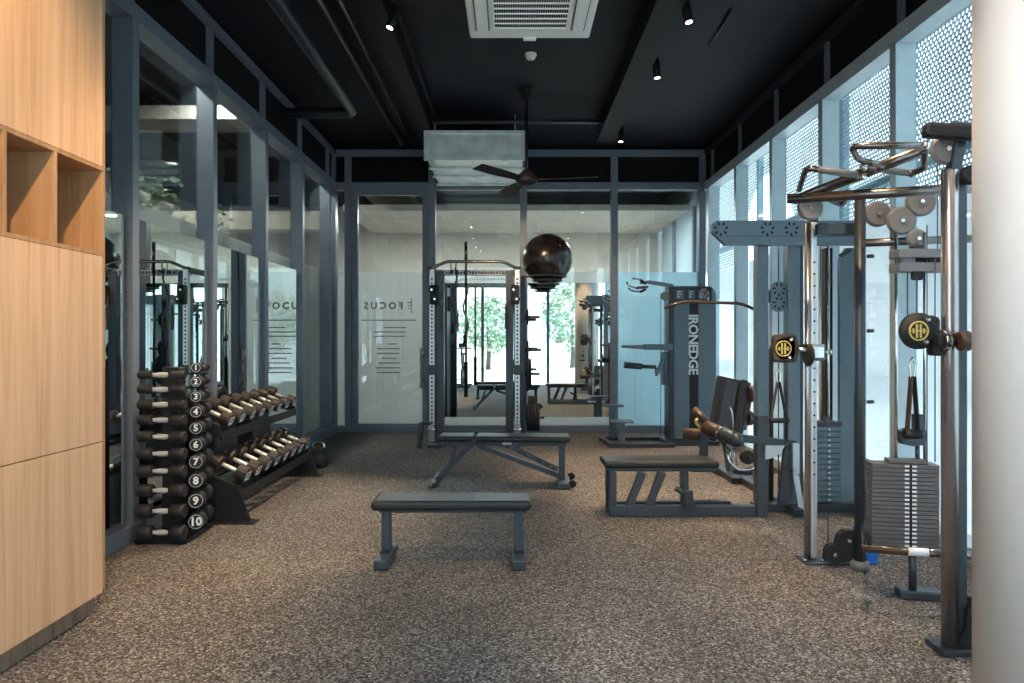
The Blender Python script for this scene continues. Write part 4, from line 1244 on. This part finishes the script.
def trainer():
    r = thing('functional_trainer', 'large black and chrome cable crossover trainer beside the off-white column', 'cable machine', (2.1, 3.6, 0))
    # near column
    x0, x1 = P(941.5, 0, 3.06).x, P(958.5, 0, 3.06).x
    MB().lathe([(0.036, 0.03), (0.036, 2.15), (0.030, 2.16)], ((x0 + x1) / 2, 3.06, 0), n=28).obj('near_column', M['column_steel'], r)
    MB().box(((x0 + x1) / 2 + 0.02, 3.04, 0.03), (P(968, 0, 3.04).x, 3.10, 2.16), 0.008).obj('near_column_channel', M['frame'], r)
    MB().box((P(939, 0, 3.03).x, 3.00, 0.0), (P(975, 0, 3.03).x, 3.14, 0.03), 0.006).obj('near_column_foot', M['frame'], r)
    c = P(965, 176, 3.03)
    MB().disc(c + Vector((0.01, -0.02, 0)), 0.042, 0.04, (0, 1, 0), 24).disc(c + Vector((0.01, -0.045, 0)), 0.012, 0.02, (0, 1, 0), 12).obj('near_top_pulley', M['rubber'], r)
    # far column, perforated
    x0, x1 = P(806, 0, 4.29).x, P(817.5, 0, 4.29).x
    MB().lathe([(0.019, 0.02), (0.019, 2.13)], (x0 + 0.019, 4.31, 0), n=20).obj('far_column_tube', M['column_steel'], r)
    b = MB().box((x0 + 0.034, 4.29, 0.02), (x1, 4.35, 2.135), 0.008)
    b.mi = 1
    z = 0.55
    while z < 1.95:
        b.lathe([(0.007, 0), (0.007, 0.002)], (x0 + 0.052, 4.2885, z), (0, 1, 0), 10, smooth=False)
        z += 0.074
    b.obj('far_column_channel', [M['whitebar'], M['hole']], r)
    MB().box((x0 - 0.03, 4.22, 0), (P(868, 0, 4.2).x, 4.38, 0.014), 0.003).obj('far_base_plate', M['frame'], r)
    MB().tube([(x0 - 0.02, 4.26, 0.014), (x0 - 0.02, 4.26, 0.03)], 0.014).tube([(x1 + 0.02, 4.26, 0.014), (x1 + 0.02, 4.26, 0.03)], 0.014).obj('bolt', M['chrome'], r)
    # rear pole
    c = P(860, 572, 4.15)
    MB().lathe([(0.032, 0.0), (0.032, 2.26)], (c.x, 4.15, 0.0), n=24).obj('rear_pole', M['frame'], r)
    MB().lathe([(0.054, 0.0), (0.056, 0.03), (0.052, 0.05), (0.036, 0.055)], (c.x, 4.15, 0.0), n=24).obj('rear_pole_foot', M['greyp'], r)
    k = MB()
    for z in (0.62, 1.02, 1.45, 1.9):
        k.tube([(c.x + 0.035, 4.13, z), (c.x + 0.07, 4.13, z)], 0.012, 10)
    k.obj('rear_pole_bolt', M['frame'], r)
    # kidney-shaped pulley guards
    def guard(pts, Yg, nm='pulley_guard'):
        poly = [(P(x, y, Yg).x, P(x, y, Yg).z) for x, y in pts]
        g = MB().prism(poly, (Yg, Yg + 0.05)).obj(nm, M['rubber'], r)
        return g
    g = guard(((826, 561), (826, 551), (830, 546), (837, 544), (840, 535), (845, 531), (853, 530.5), (855, 534), (855, 557), (849, 562), (834, 563.5)), 4.16)
    MB().disc(P(835.5, 555, 4.15), 0.014, 0.02, (0, 1, 0), 12).disc(P(849.5, 541, 4.15), 0.014, 0.02, (0, 1, 0), 12).obj('guard_bolt', M['chrome'], r, g)
    g = guard(((960, 655), (960, 640), (966, 628), (968, 610), (975, 600), (985, 603), (985, 655)), 3.02)
    # crossbars
    zc = P(0, 548, 3.58).z
    MB().tube([(c.x - 0.02, 4.05, zc + 0.0), (P(864, 0, 3.46).x, 3.46, P(0, 548.5, 3.46).z), (2.60, 3.30, P(0, 561, 3.30).z)], 0.020, 14).obj('lower_crossbar', M['bronze'], r)
    q0 = P(909, 551, 3.57); q1 = P(928, 558, 3.57)
    LA, LB = Vector((P(864, 0, 3.46).x, 3.46, P(0, 548.5, 3.46).z)), Vector((2.60, 3.30, P(0, 561, 3.30).z))
    LD = (LB - LA).normalized(); lc = LA + LD * ((P(910, 0, 3.40).x - LA.x) / LD.x)
    MB().lathe([(0.0206, 0), (0.0206, 0.092)], lc, LD, 20).obj('safety_label', M['white'], r)
    A = PZ(787, 199, 2.22)
    B = P(952, 189, 3.72)
    D = (B - A).normalized()
    MB().tube([A, A + D * 1.22], 0.029, 16).obj('upper_crossbar', M['bronze'], r)
    MB().tube([P(864, 243, 4.08), P(990, 238, 4.08)], 0.024, 14).obj('middle_crossbar', M['bronze'], r)
    MB().box(tuple(P(819, 234.5, 4.2)), tuple(P(857, 224.5, 4.26)), 0.004).obj('column_link', M['frame'], r)
    # pull-up beam with grips
    N0 = PZ(795, 200, 2.27); N1 = PZ(931, 147, 2.36)
    MB().tube([N0, N1], 0.030, 16).obj('pullup_beam', M['bronze'], r)
    gz = 2.34
    def grip(pts, rad=0.0165, fil=0.05, m='bronze', zz=gz):
        MB().bent([PZ(x, y, z) for x, y, z in pts], rad, fil).obj('pullup_grip', M[m], r)
    grip(((926, 145, 2.35), (851, 146, 2.39), (858, 160, 2.35), (885, 166, 2.31)))
    grip(((866, 167, 2.33), (911, 174, 2.30), (925, 168, 2.31), (925, 152, 2.34)))
    grip(((862, 177, 2.29), (809, 168, 2.33), (805, 171, 2.33), (799, 190, 2.27)))
    grip(((820, 193, 2.27), (841, 205, 2.25), (846, 201, 2.25), (847, 192, 2.26)))
    for a_, b_ in (((918, 145.3, 2.355), (858, 146, 2.388)), ((856, 174.5, 2.295), (815, 169, 2.327)), ((870, 167.8, 2.327), (905, 172.8, 2.303)), ((822, 194.5, 2.268), (836, 202.5, 2.253))):
        MB().tube([PZ(*a_), PZ(*b_)], 0.0185, 12).obj('rubber_sleeve', M['greyp'], r)
    cp = MB()
    for a_ in ((912, 174, 2.30), (863, 177, 2.29), (926, 145, 2.35), (843, 205, 2.25), (822, 194, 2.268), (864, 167, 2.33)):
        cp.sphere(PZ(*a_), 0.021, 14)
    cp.obj('grip_ferrule', M['chrome'], r)
    # end head of the beam above the column
    E = P(925, 130, 3.05)
    MB().bar(P(923, 130, 3.05), P(985, 134, 3.0), 0.07, 0.065, bev=0.018).obj('beam_head', M['rubber'], r)
    MB().bar(P(950, 123, 3.05), P(985, 127, 3.02), 0.05, 0.012, bev=0.004).obj('head_cover', M['frame2'], r)
    MB().tube([P(938, 146, 3.1), P(960, 150, 3.08)], 0.02, 12).obj('pulley_axle', M['frame'], r)
    # supports from the columns up to the beam
    MB().bar((P(958, 0, 3.03).x, 3.07, 2.12), tuple(P(958, 140, 3.07)), 0.05, 0.05, bev=0.006).obj('beam_support', M['frame'], r)
    MB().bar((P(814, 0, 4.31).x, 4.32, 2.12), (P(814, 0, 4.31).x, 4.30, 2.27), 0.04, 0.04, bev=0.006).obj('beam_support', M['frame'], r)
    # round grey pulleys
    for (x, y, rp, Yp) in ((810, 208, 12.5, 3.98), (877.5, 214, 13, 4.14), (901, 221, 14, 4.02), (920.5, 202, 14.5, 4.00), (946, 150, 15, 3.08), (917, 239, 10, 3.80)):
        c = P(x, y, Yp); R = rp * Yp / F
        p = MB().disc(c, R, 0.034, (0.12, 1, 0), 32, 0.012)
        p.torus(c + Vector((0, -0.016, 0)), R * .55, 0.002, (0.12, 1, 0), 28, 6)
        po = p.obj('pulley', M['greyp'], r)
        MB().disc(c + Vector((-0.002, -0.022, 0)), 0.013, 0.014, (0.12, 1, 0), 12, 0.002).obj('pulley_bolt', M['chrome'], r, po)
    MB().bar(P(905, 221, 4.03), P(923, 200, 4.01), 0.03, 0.012, up=(0, 1, 0)).bar(P(880, 214, 4.16), P(900, 221, 4.05), 0.03, 0.012, up=(0, 1, 0)).bar(P(917, 247, 3.80), P(917, 232, 3.82), 0.045, 0.04, up=(0, 1, 0)).obj('pulley_bracket', M['frame'], r)
    # weight stack, standing at an angle in its frame
    Ys = 3.66
    zt, zb = P(0, 463, Ys).z, P(0, 546, Ys).z
    n = 20; h = (zt - zb) / n; W = 0.33
    ST = Matrix.Translation((P(872, 0, Ys).x, Ys, 0)) @ Matrix.Rotation(math.radians(-11), 4, 'Z')
    for k in range(n):
        z = zb + h * k
        p = MB(ST).box((0, 0, z), (W, 0.11, z + h - 0.0022), 0.002)
        p.mi = 1
        for X in (0.172, 0.208):
            p.box((X - 0.011, -0.0012, z + h * .25), (X + 0.011, 0.001, z + h * .68))
        p.mi = 2
        p.box((0.184, -0.002, z), (0.196, 0.001, z + h - 0.0022))
        p.obj('stack_plate', [M['plate'], M['white'], M['hole']], r)
    MB(ST).box((0.09, 0.01, zt), (0.28, 0.10, zt + 0.018), 0.003).obj('top_plate', M['plate'], r)
    MB(ST).box((-0.02, 0.01, zb - 0.035), (W + 0.03, 0.10, zb - 0.004), 0.004).obj('stack_base', M['frame'], r)
    MB(ST).tube([(0.22, 0.06, zb - .03), (0.22, 0.06, 0.05)], 0.02).box((0.15, 0.03, 0.0), (W + 0.03, 0.13, 0.05), 0.01).obj('stack_stand', M['frame'], r)
    for x in (902.5, 931.5):
        X = P(x, 0, Ys).x
        MB().tube([(X, Ys + 0.06, zt), (X, Ys + 0.06, 1.98)], 0.0085, 12).obj('guide_rod', M['chrome'], r)
    cb = MB()
    for x, Yc, y0, y1 in ((907.5, 3.6, 268, 330), (927, 3.6, 225, 462), (935, 3.55, 258, 462), (917, 3.6, 276, 330), (937.5, 3.9, 160, 260), (828, 4.25, 362, 560)):
        cb.tube([P(x, y0, Yc), P(x, y1, Yc)], 0.0032, 6)
    cb.obj('cable', M['frame'], r)
    # double pulley bracket up high
    b = MB()
    for (ya, yb) in ((251, 257.5), (264.5, 271.5)):
        b.box(tuple(P(899, yb, Ys - 0.08)), tuple(P(938, ya, Ys + 0.02)), 0.004)
    b.box(tuple(P(901, 268, Ys - 0.06)), tuple(P(909, 254, Ys)), 0.004)
    b.mi = 1
    b.box(tuple(P(912, 264, Ys - 0.04)), tuple(P(921, 246, Ys)), 0.01).box(tuple(P(913, 280, Ys - .06)), tuple(P(921, 271, Ys - .03)), 0.01)
    b.box(tuple(P(929, 266, Ys - 0.05)), tuple(P(936, 256, Ys)), 0.01)
    b.obj('stack_bracket', [M['greyp'], M['rubber']], r)
    # travelling pulley block above the stack
    g = [(906, 445), (903, 438), (904, 432), (912, 429), (919, 430), (919, 415), (926, 415), (927, 430), (930, 434), (929, 441), (925, 446), (915, 447)]
    MB().prism([(P(x, y, Ys).x, P(x, y, Ys).z) for x, y in g], (Ys + 0.02, Ys + 0.07)).tube([P(917.5, 446, Ys + .045), P(917.5, 462, Ys + .045)], 0.012, 10).obj('travelling_pulley', M['frame'], r)
    # trolleys
    def trolley(c, R, colc, s, far):
        e = MB()
        if far:
            e.disc(c, R, 0.06, (0, 1, 0), 28, 0.02)
            e.box((c.x - R * .9, c.y - 0.03, c.z - R * .95), (c.x + R * .8, c.y + 0.02, c.z + R * .95), 0.02)
        else:
            e.disc(c, R, 0.07, (0, 1, 0), 32, 0.025)
            e.box((c.x + R * .2, c.y - 0.025, c.z - R * .85), (c.x + R * 1.15, c.y + 0.03, c.z + R * .85), 0.03)
        m = e.obj('trolley_head', M['rubber'] if not far else M['brown'], r)
        logo(c + Vector((-R * .22, -0.037, -0.0)), R * .50, r, m)
        MB().disc(c + Vector((R * .25, -0.04, R * .6)), 0.012, 0.02, (0, 1, 0), 12).disc(c + Vector((R * .15, -0.04, -R * .6)), 0.012, 0.02, (0, 1, 0), 12).obj('trolley_bolt', M['chrome'], r, m)
        return m
    c = P(918, 331, 3.06)
    trolley(c, 0.082, None, 1, False)
    k = MB().box(tuple(P(934, 356, 3.04)), tuple(P(944, 330, 3.10)), 0.012)
    k.box(tuple(P(940, 347, 2.98)), tuple(P(972, 333, 3.04)), 0.012)
    k.obj('trolley_collar', M['rubber'], r)
    MB().tube([P(944, 341, 2.98), P(954, 341, 2.98)], 0.022, 14).tube([P(942, 331, 3.0), P(952, 337, 2.98)], 0.01, 10).tube([P(943, 350, 3.0), P(952, 346, 2.98)], 0.01, 10).obj('trolley_pin', M['bronze'], r)
    MB().disc(P(964, 341, 2.97), 0.045, 0.05, (1, 0, 0), 20, 0.01).obj('adjust_knob', M['brown'], r)
    c = P(784.5, 348.5, 4.26)
    trolley(c, 0.092, None, 1, True)
    MB().box(tuple(P(803, 355, 4.25)), tuple(P(808, 344, 4.30)), 0.006).disc(P(808.5, 355, 4.26), 0.07, 0.03, (1, 0, 0), 24, 0.01).obj('trolley_collar', M['rubber'], r)
    MB().box(tuple(P(811, 361, 4.22)), tuple(P(823, 344, 4.28)), 0.02).tube([P(823, 352, 4.24), P(830, 352, 4.24)], 0.012, 12).disc(P(830, 352, 4.24), 0.022, 0.015, (1, 0, 0), 14).tube([P(797, 348, 4.26), P(812, 352, 4.26)], 0.018, 12).obj('trolley_pin', M['chrome'], r)

trainer()

def stirrup(top, hgt, w, label, grip_r=0.016):
    """carabiner, strap and cross grip hanging from top"""
    r = thing('stirrup_handle', label, 'cable handle', top - Vector((0, 0, hgt)), 'stirrup handles')
    z0 = top
    z1 = top - Vector((0, 0, hgt * 0.28)); z2 = top - Vector((0, 0, hgt))
    b = MB()
    pts = [z0 + Vector((0.0, 0, 0.0)), z0 + Vector((0.013, 0, -0.03)), z1 + Vector((0.008, 0, 0)), z1 + Vector((-0.008, 0, 0)), z0 + Vector((-0.013, 0, -0.03)), z0 + Vector((-0.001, 0, 0))]
    b.bent(pts, 0.0045, 0.01, 8).obj('carabiner', M['chrome'], r)
    for s in (-1, 1):
        MB().bar(z1 + Vector((s * 0.006, 0, 0.01)), z2 + Vector((s * w / 2, 0, 0)), 0.006, 0.03, up=(0, 1, 0)).obj('strap', M['rubber'] if s > 0 else M['brown'], r)
    MB().tube([z2 + Vector((-w / 2 - 0.012, 0, 0)), z2 + Vector((w / 2 + 0.012, 0, 0))], grip_r, 14).obj('grip', M['rubber'], r)
    return r
stirrup(P(778.5, 369, 4.24), 0.32, 0.10, 'black stirrup handle hanging from the farther gold emblem pulley')
c = P(912.5, 357, 3.05)
stirrup(c, 0.345, 0.05, 'stirrup handle hanging from the nearer gold emblem pulley', 0.022)

bl = MB().box(tuple(P(866, 0, 4.2) * 1) [:1] + (4.23, 0.0), (P(881, 0, 4.2).x, 4.38, 0.21), 0.01)
o = bl.obj('foam_block', M['blue'])
tag(o, 'bright blue block on the floor behind the rear pole of the cable trainer', 'block')
bl = MB().box((P(867, 0, 4.4).x, 4.42, 0.0), (P(872.5, 0, 4.4).x, 4.52, 0.62), 0.006).obj('film_strip', M['blue2'])  # added strip imitating the lit window film glimpsed past the stack
tag(bl, 'slim upright light blue strip added for the bright window film beside the grey weight stack', 'film strip')

# ================================================================ ceiling equipment
def cassette():
    cx_ = 0.14; Yf = 5.44; z = 3.79; W = 0.95
    y0, y1 = Yf - W, Yf
    x0, x1 = cx_ - W / 2, cx_ + W / 2
    r = thing('ceiling_cassette', 'square ivory ceiling air conditioner with a slatted intake grille', 'air conditioner', (cx_, Yf - W / 2, z))
    MB().box((x0, y0, z), (x1, y1, z + 0.05), 0.018).obj('panel', M['acw'], r)
    MB().box((x0 + 0.06, y0 + 0.06, z + 0.05), (x1 - 0.06, y1 - 0.06, z + 0.33), 0.01).obj('body', M['galv'], r)
    rd = MB()
    for sx_ in (x0 + 0.12, x1 - 0.12):
        for sy in (y0 + 0.12, y1 - 0.12):
            rd.tube([(sx_, sy, z + 0.3), (sx_, sy, H)], 0.006, 6)
    rd.obj('hanger_rod', M['galv'], r)
    g = 0.27; gy = (y0 + y1) / 2
    MB().box((cx_ - g, gy - g, z - 0.002), (cx_ + g, gy + g, z + 0.004)).obj('intake_recess', M['hole'], r)
    sl = MB()
    for k in range(8):
        y = gy - g + k * 2 * g / 7
        sl.box((cx_ - g, y - 0.005, z - 0.012), (cx_ + g, y + 0.005, z - 0.002), 0.002)
    for k in range(33):
        x = cx_ - g + k * 2 * g / 32
        sl.box((x - 0.0013, gy - g, z - 0.005), (x + 0.0013, gy + g, z - 0.002))
    sl.box((cx_ - g - 0.015, gy - g - 0.015, z - 0.013), (cx_ - g, gy + g + 0.015, z)).box((cx_ + g, gy - g - 0.015, z - 0.013), (cx_ + g + 0.015, gy + g + 0.015, z))
    sl.box((cx_ - g, gy - g - 0.015, z - 0.013), (cx_ + g, gy - g, z)).box((cx_ - g, gy + g, z - 0.013), (cx_ + g, gy + g + 0.015, z))
    sl.obj('intake_grille', M['acw'], r)
    for (xa, ya, dx, dy) in ((x0 + 0.11, gy, 0.042, 0.31), (x1 - 0.11, gy, 0.042, 0.31)):
        fr = MB()
        fr.mi = 0
        fr.box((xa - dx - 0.012, ya - dy - 0.012, z - 0.003), (xa + dx + 0.012, ya + dy + 0.012, z + 0.001), 0.001)
        vo = fr.obj('outlet_recess', M['ink'], r)
        pill = [(xa + dx * math.cos(t), ya + (dy - dx) + dx * math.sin(t)) for t in [math.pi * q / 8 for q in range(9)]] + [(xa + dx * math.cos(t), ya - (dy - dx) + dx * math.sin(t)) for t in [math.pi + math.pi * q / 8 for q in range(9)]]
        MB().prism(pill, (z - 0.020, z - 0.003), 'Z').obj('louvre_flap', M['acw'], r, vo)
    MB().box((cx_ - 0.05, y1 - 0.035, z - 0.015), (cx_ + 0.05, y1 + 0.01, z + 0.003), 0.005).obj('receiver', M['acw'], r)
cassette()

c = PZ(530.5, 54, H)
r_ = thing('smoke_detector', 'small round white smoke detector on the black ceiling', 'smoke detector', (c.x, c.y, H))
MB().lathe([(0.062, 0), (0.062, 0.018), (0.05, 0.03), (0.048, 0.045), (0.03, 0.06), (0.0, 0.062)], (c.x, c.y, H), (0, 0, -1), 24).obj('housing', M['acw'], r_)
MB().lathe([(0.012, 0), (0.010, 0.012)], (c.x, c.y, H - 0.060), (0, 0, -1), 12).obj('sensor', M['greyp'], r_)

def fan():
    c = PZ(526.5, 89, H)
    x, y = c.x, c.y
    zh = P(0, 180, y).z
    r = thing('ceiling_fan', 'black ceiling fan on a long rod in front of the silver duct', 'ceiling fan', (x, y, H))
    MB().lathe([(0.095, 0), (0.095, 0.02), (0.06, 0.07), (0.045, 0.14)], (x, y, H), (0, 0, -1), 24).obj('canopy', M['beam'], r)
    MB().tube([(x, y, H - 0.1), (x, y, zh + 0.06)], 0.018, 12).obj('rod', M['beam'], r)
    MB().lathe([(0.03, 0.12), (0.05, 0.10), (0.12, 0.03), (0.13, 0.0), (0.12, -0.04), (0.05, -0.06)], (x, y, zh), (0, 0, 1), 24).obj('motor_housing', M['beam'], r)
    for k, a in enumerate((229, 349, 109)):
        a = math.radians(a)
        u = Vector((math.cos(a), math.sin(a), 0)); v = Vector((-math.sin(a), math.cos(a), 0))
        b = MB(); n = 8
        top = []; bot = []
        for i in range(n + 1):
            t = i / n
            w = 0.03 + 0.045 * math.sin(min(1, t * 1.3) * math.pi * .6)
            p = Vector((x, y, zh)) + u * (0.10 + 0.72 * t)
            top.append((b.bm.verts.new(p + v * w + Vector((0, 0, 0.015 + 0.004))), b.bm.verts.new(p - v * w + Vector((0, 0, -0.015 + 0.004)))))
            bot.append((b.bm.verts.new(p + v * w + Vector((0, 0, 0.015 - 0.004))), b.bm.verts.new(p - v * w + Vector((0, 0, -0.015 - 0.004)))))
        for i in range(n):
            for a_, b_ in ((top, top), (bot, bot)):
                b.bm.faces.new((a_[i][0], a_[i][1], a_[i + 1][1], a_[i + 1][0]))
            for s in (0, 1):
                b.bm.faces.new((top[i][s], top[i + 1][s], bot[i + 1][s], bot[i][s]))
        b.bm.faces.new((top[0][0], top[0][1], bot[0][1], bot[0][0])); b.bm.faces.new((top[n][0], top[n][1], bot[n][1], bot[n][0]))
        b.obj('blade', M['beam'], r)
fan()

def duct():
    x0, x1 = -1.09, 0.14; y0, y1 = 8.70, 10.16; z0, z1 = 3.70, 4.03
    r = thing('ventilation_duct', 'silver galvanised ventilation box hung under the ceiling by the back wall', 'duct', ((x0 + x1) / 2, y0, z0))
    b = MB().box((x0, y0, z0), (x1, y1, z1), 0.004)
    b.obj('casing', M['galv'], r)
    f = MB()
    f.box((x0 - 0.03, y0 - 0.03, z0 - 0.03), (x1 + 0.03, y0 + 0.01, z0 + 0.03), 0.003)
    f.box((x0 - 0.03, y0 - 0.03, z1 - 0.02), (x1 + 0.03, y0 + 0.01, z1 + 0.02), 0.003)
    f.box((x0 - 0.03, y0 - 0.03, z0), (x0 + 0.01, y0 + 0.01, z1), 0.003).box((x1 - 0.01, y0 - 0.03, z0), (x1 + 0.03, y0 + 0.01, z1), 0.003)
    for yy in (y0 + 0.45, y0 + 0.9, y1 - 0.06):
        f.box((x0 - 0.025, yy, z0 - 0.03), (x1 + 0.025, yy + 0.035, z0 + 0.0), 0.003)
    f.obj('flange', M['galv'], r)
    s = MB()
    for k in range(1, 4):
        x = x0 + (x1 - x0) * k / 4
        s.box((x - 0.006, y0 - 0.012, z0 + 0.03), (x + 0.006, y0, z1 - 0.02), 0.002)
    s.obj('seam', M['galv'], r)
    h = MB()
    for x in (x0 + 0.1, x1 - 0.1):
        for y in (y0 + 0.1, y1 - 0.2):
            h.tube([(x, y, z1), (x, y, H)], 0.006, 6)
    h.obj('hanger_rod', M['galv'], r)
duct()

def bike():
    x, y = -1.45, 0.15
    r = thing('exercise_bike', 'dark upright exercise bike by the front glazing, seen in the back mirror', 'exercise bike', (x, y, 0))
    for yy, nm in ((y - 0.5, 'rear_foot'), (y + 0.5, 'front_foot')):
        MB().box((x - 0.25, yy - 0.03, 0), (x + 0.25, yy + 0.03, 0.05), 0.008).obj(nm, M['frame'], r)
    MB().bar((x, y - 0.5, 0.06), (x, y + 0.5, 0.06), 0.06, 0.05, bev=0.006).bar((x, y - 0.3, 0.08), (x, y + 0.1, 0.45), 0.05, 0.05, bev=0.006).bar((x, y + 0.1, 0.45), (x, y + 0.42, 0.75), 0.05, 0.05, bev=0.006).bar((x, y + 0.3, 0.08), (x, y + 0.1, 0.45), 0.05, 0.05, bev=0.006).obj('frame', M['frame'], r)
    MB().disc((x, y + 0.36, 0.30), 0.24, 0.05, (1, 0, 0), 32).obj('flywheel', M['rubber'], r)
    MB().bar((x, y - 0.12, 0.30), (x, y - 0.28, 0.92), 0.045, 0.045, bev=0.006).obj('seat_post', M['frame'], r)
    MB().prism([(x - 0.10, y - 0.42), (x + 0.10, y - 0.42), (x + 0.11, y - 0.32), (x + 0.03, y - 0.10), (x - 0.03, y - 0.10), (x - 0.11, y - 0.32)], (0.93, 0.99), 'Z').obj('saddle', M['vinyl'], r)
    MB().bar((x, y + 0.40, 0.60), (x, y + 0.52, 1.12), 0.05, 0.05, bev=0.006).obj('handlebar_post', M['frame'], r)
    MB().bent([(x - 0.26, y + 0.28, 1.17), (x - 0.26, y + 0.52, 1.13), (x + 0.26, y + 0.52, 1.13), (x + 0.26, y + 0.28, 1.17)], 0.017, 0.05).obj('handlebar', M['rubber'], r)
    MB().box((x - 0.09, y + 0.50, 1.15), (x + 0.09, y + 0.54, 1.28), 0.012).obj('display', M['frame'], r)
    for sx in (-1, 1):
        MB().bar((x + sx * 0.05, y + 0.1, 0.32), (x + sx * 0.06, y + 0.1 + sx * 0.12, 0.20), 0.02, 0.03).box((x + sx * 0.12 - 0.05, y + 0.06 + sx * 0.12, 0.185), (x + sx * 0.12 + 0.05, y + 0.14 + sx * 0.12, 0.21), 0.005).obj('pedal', M['frame'], r)
bike()
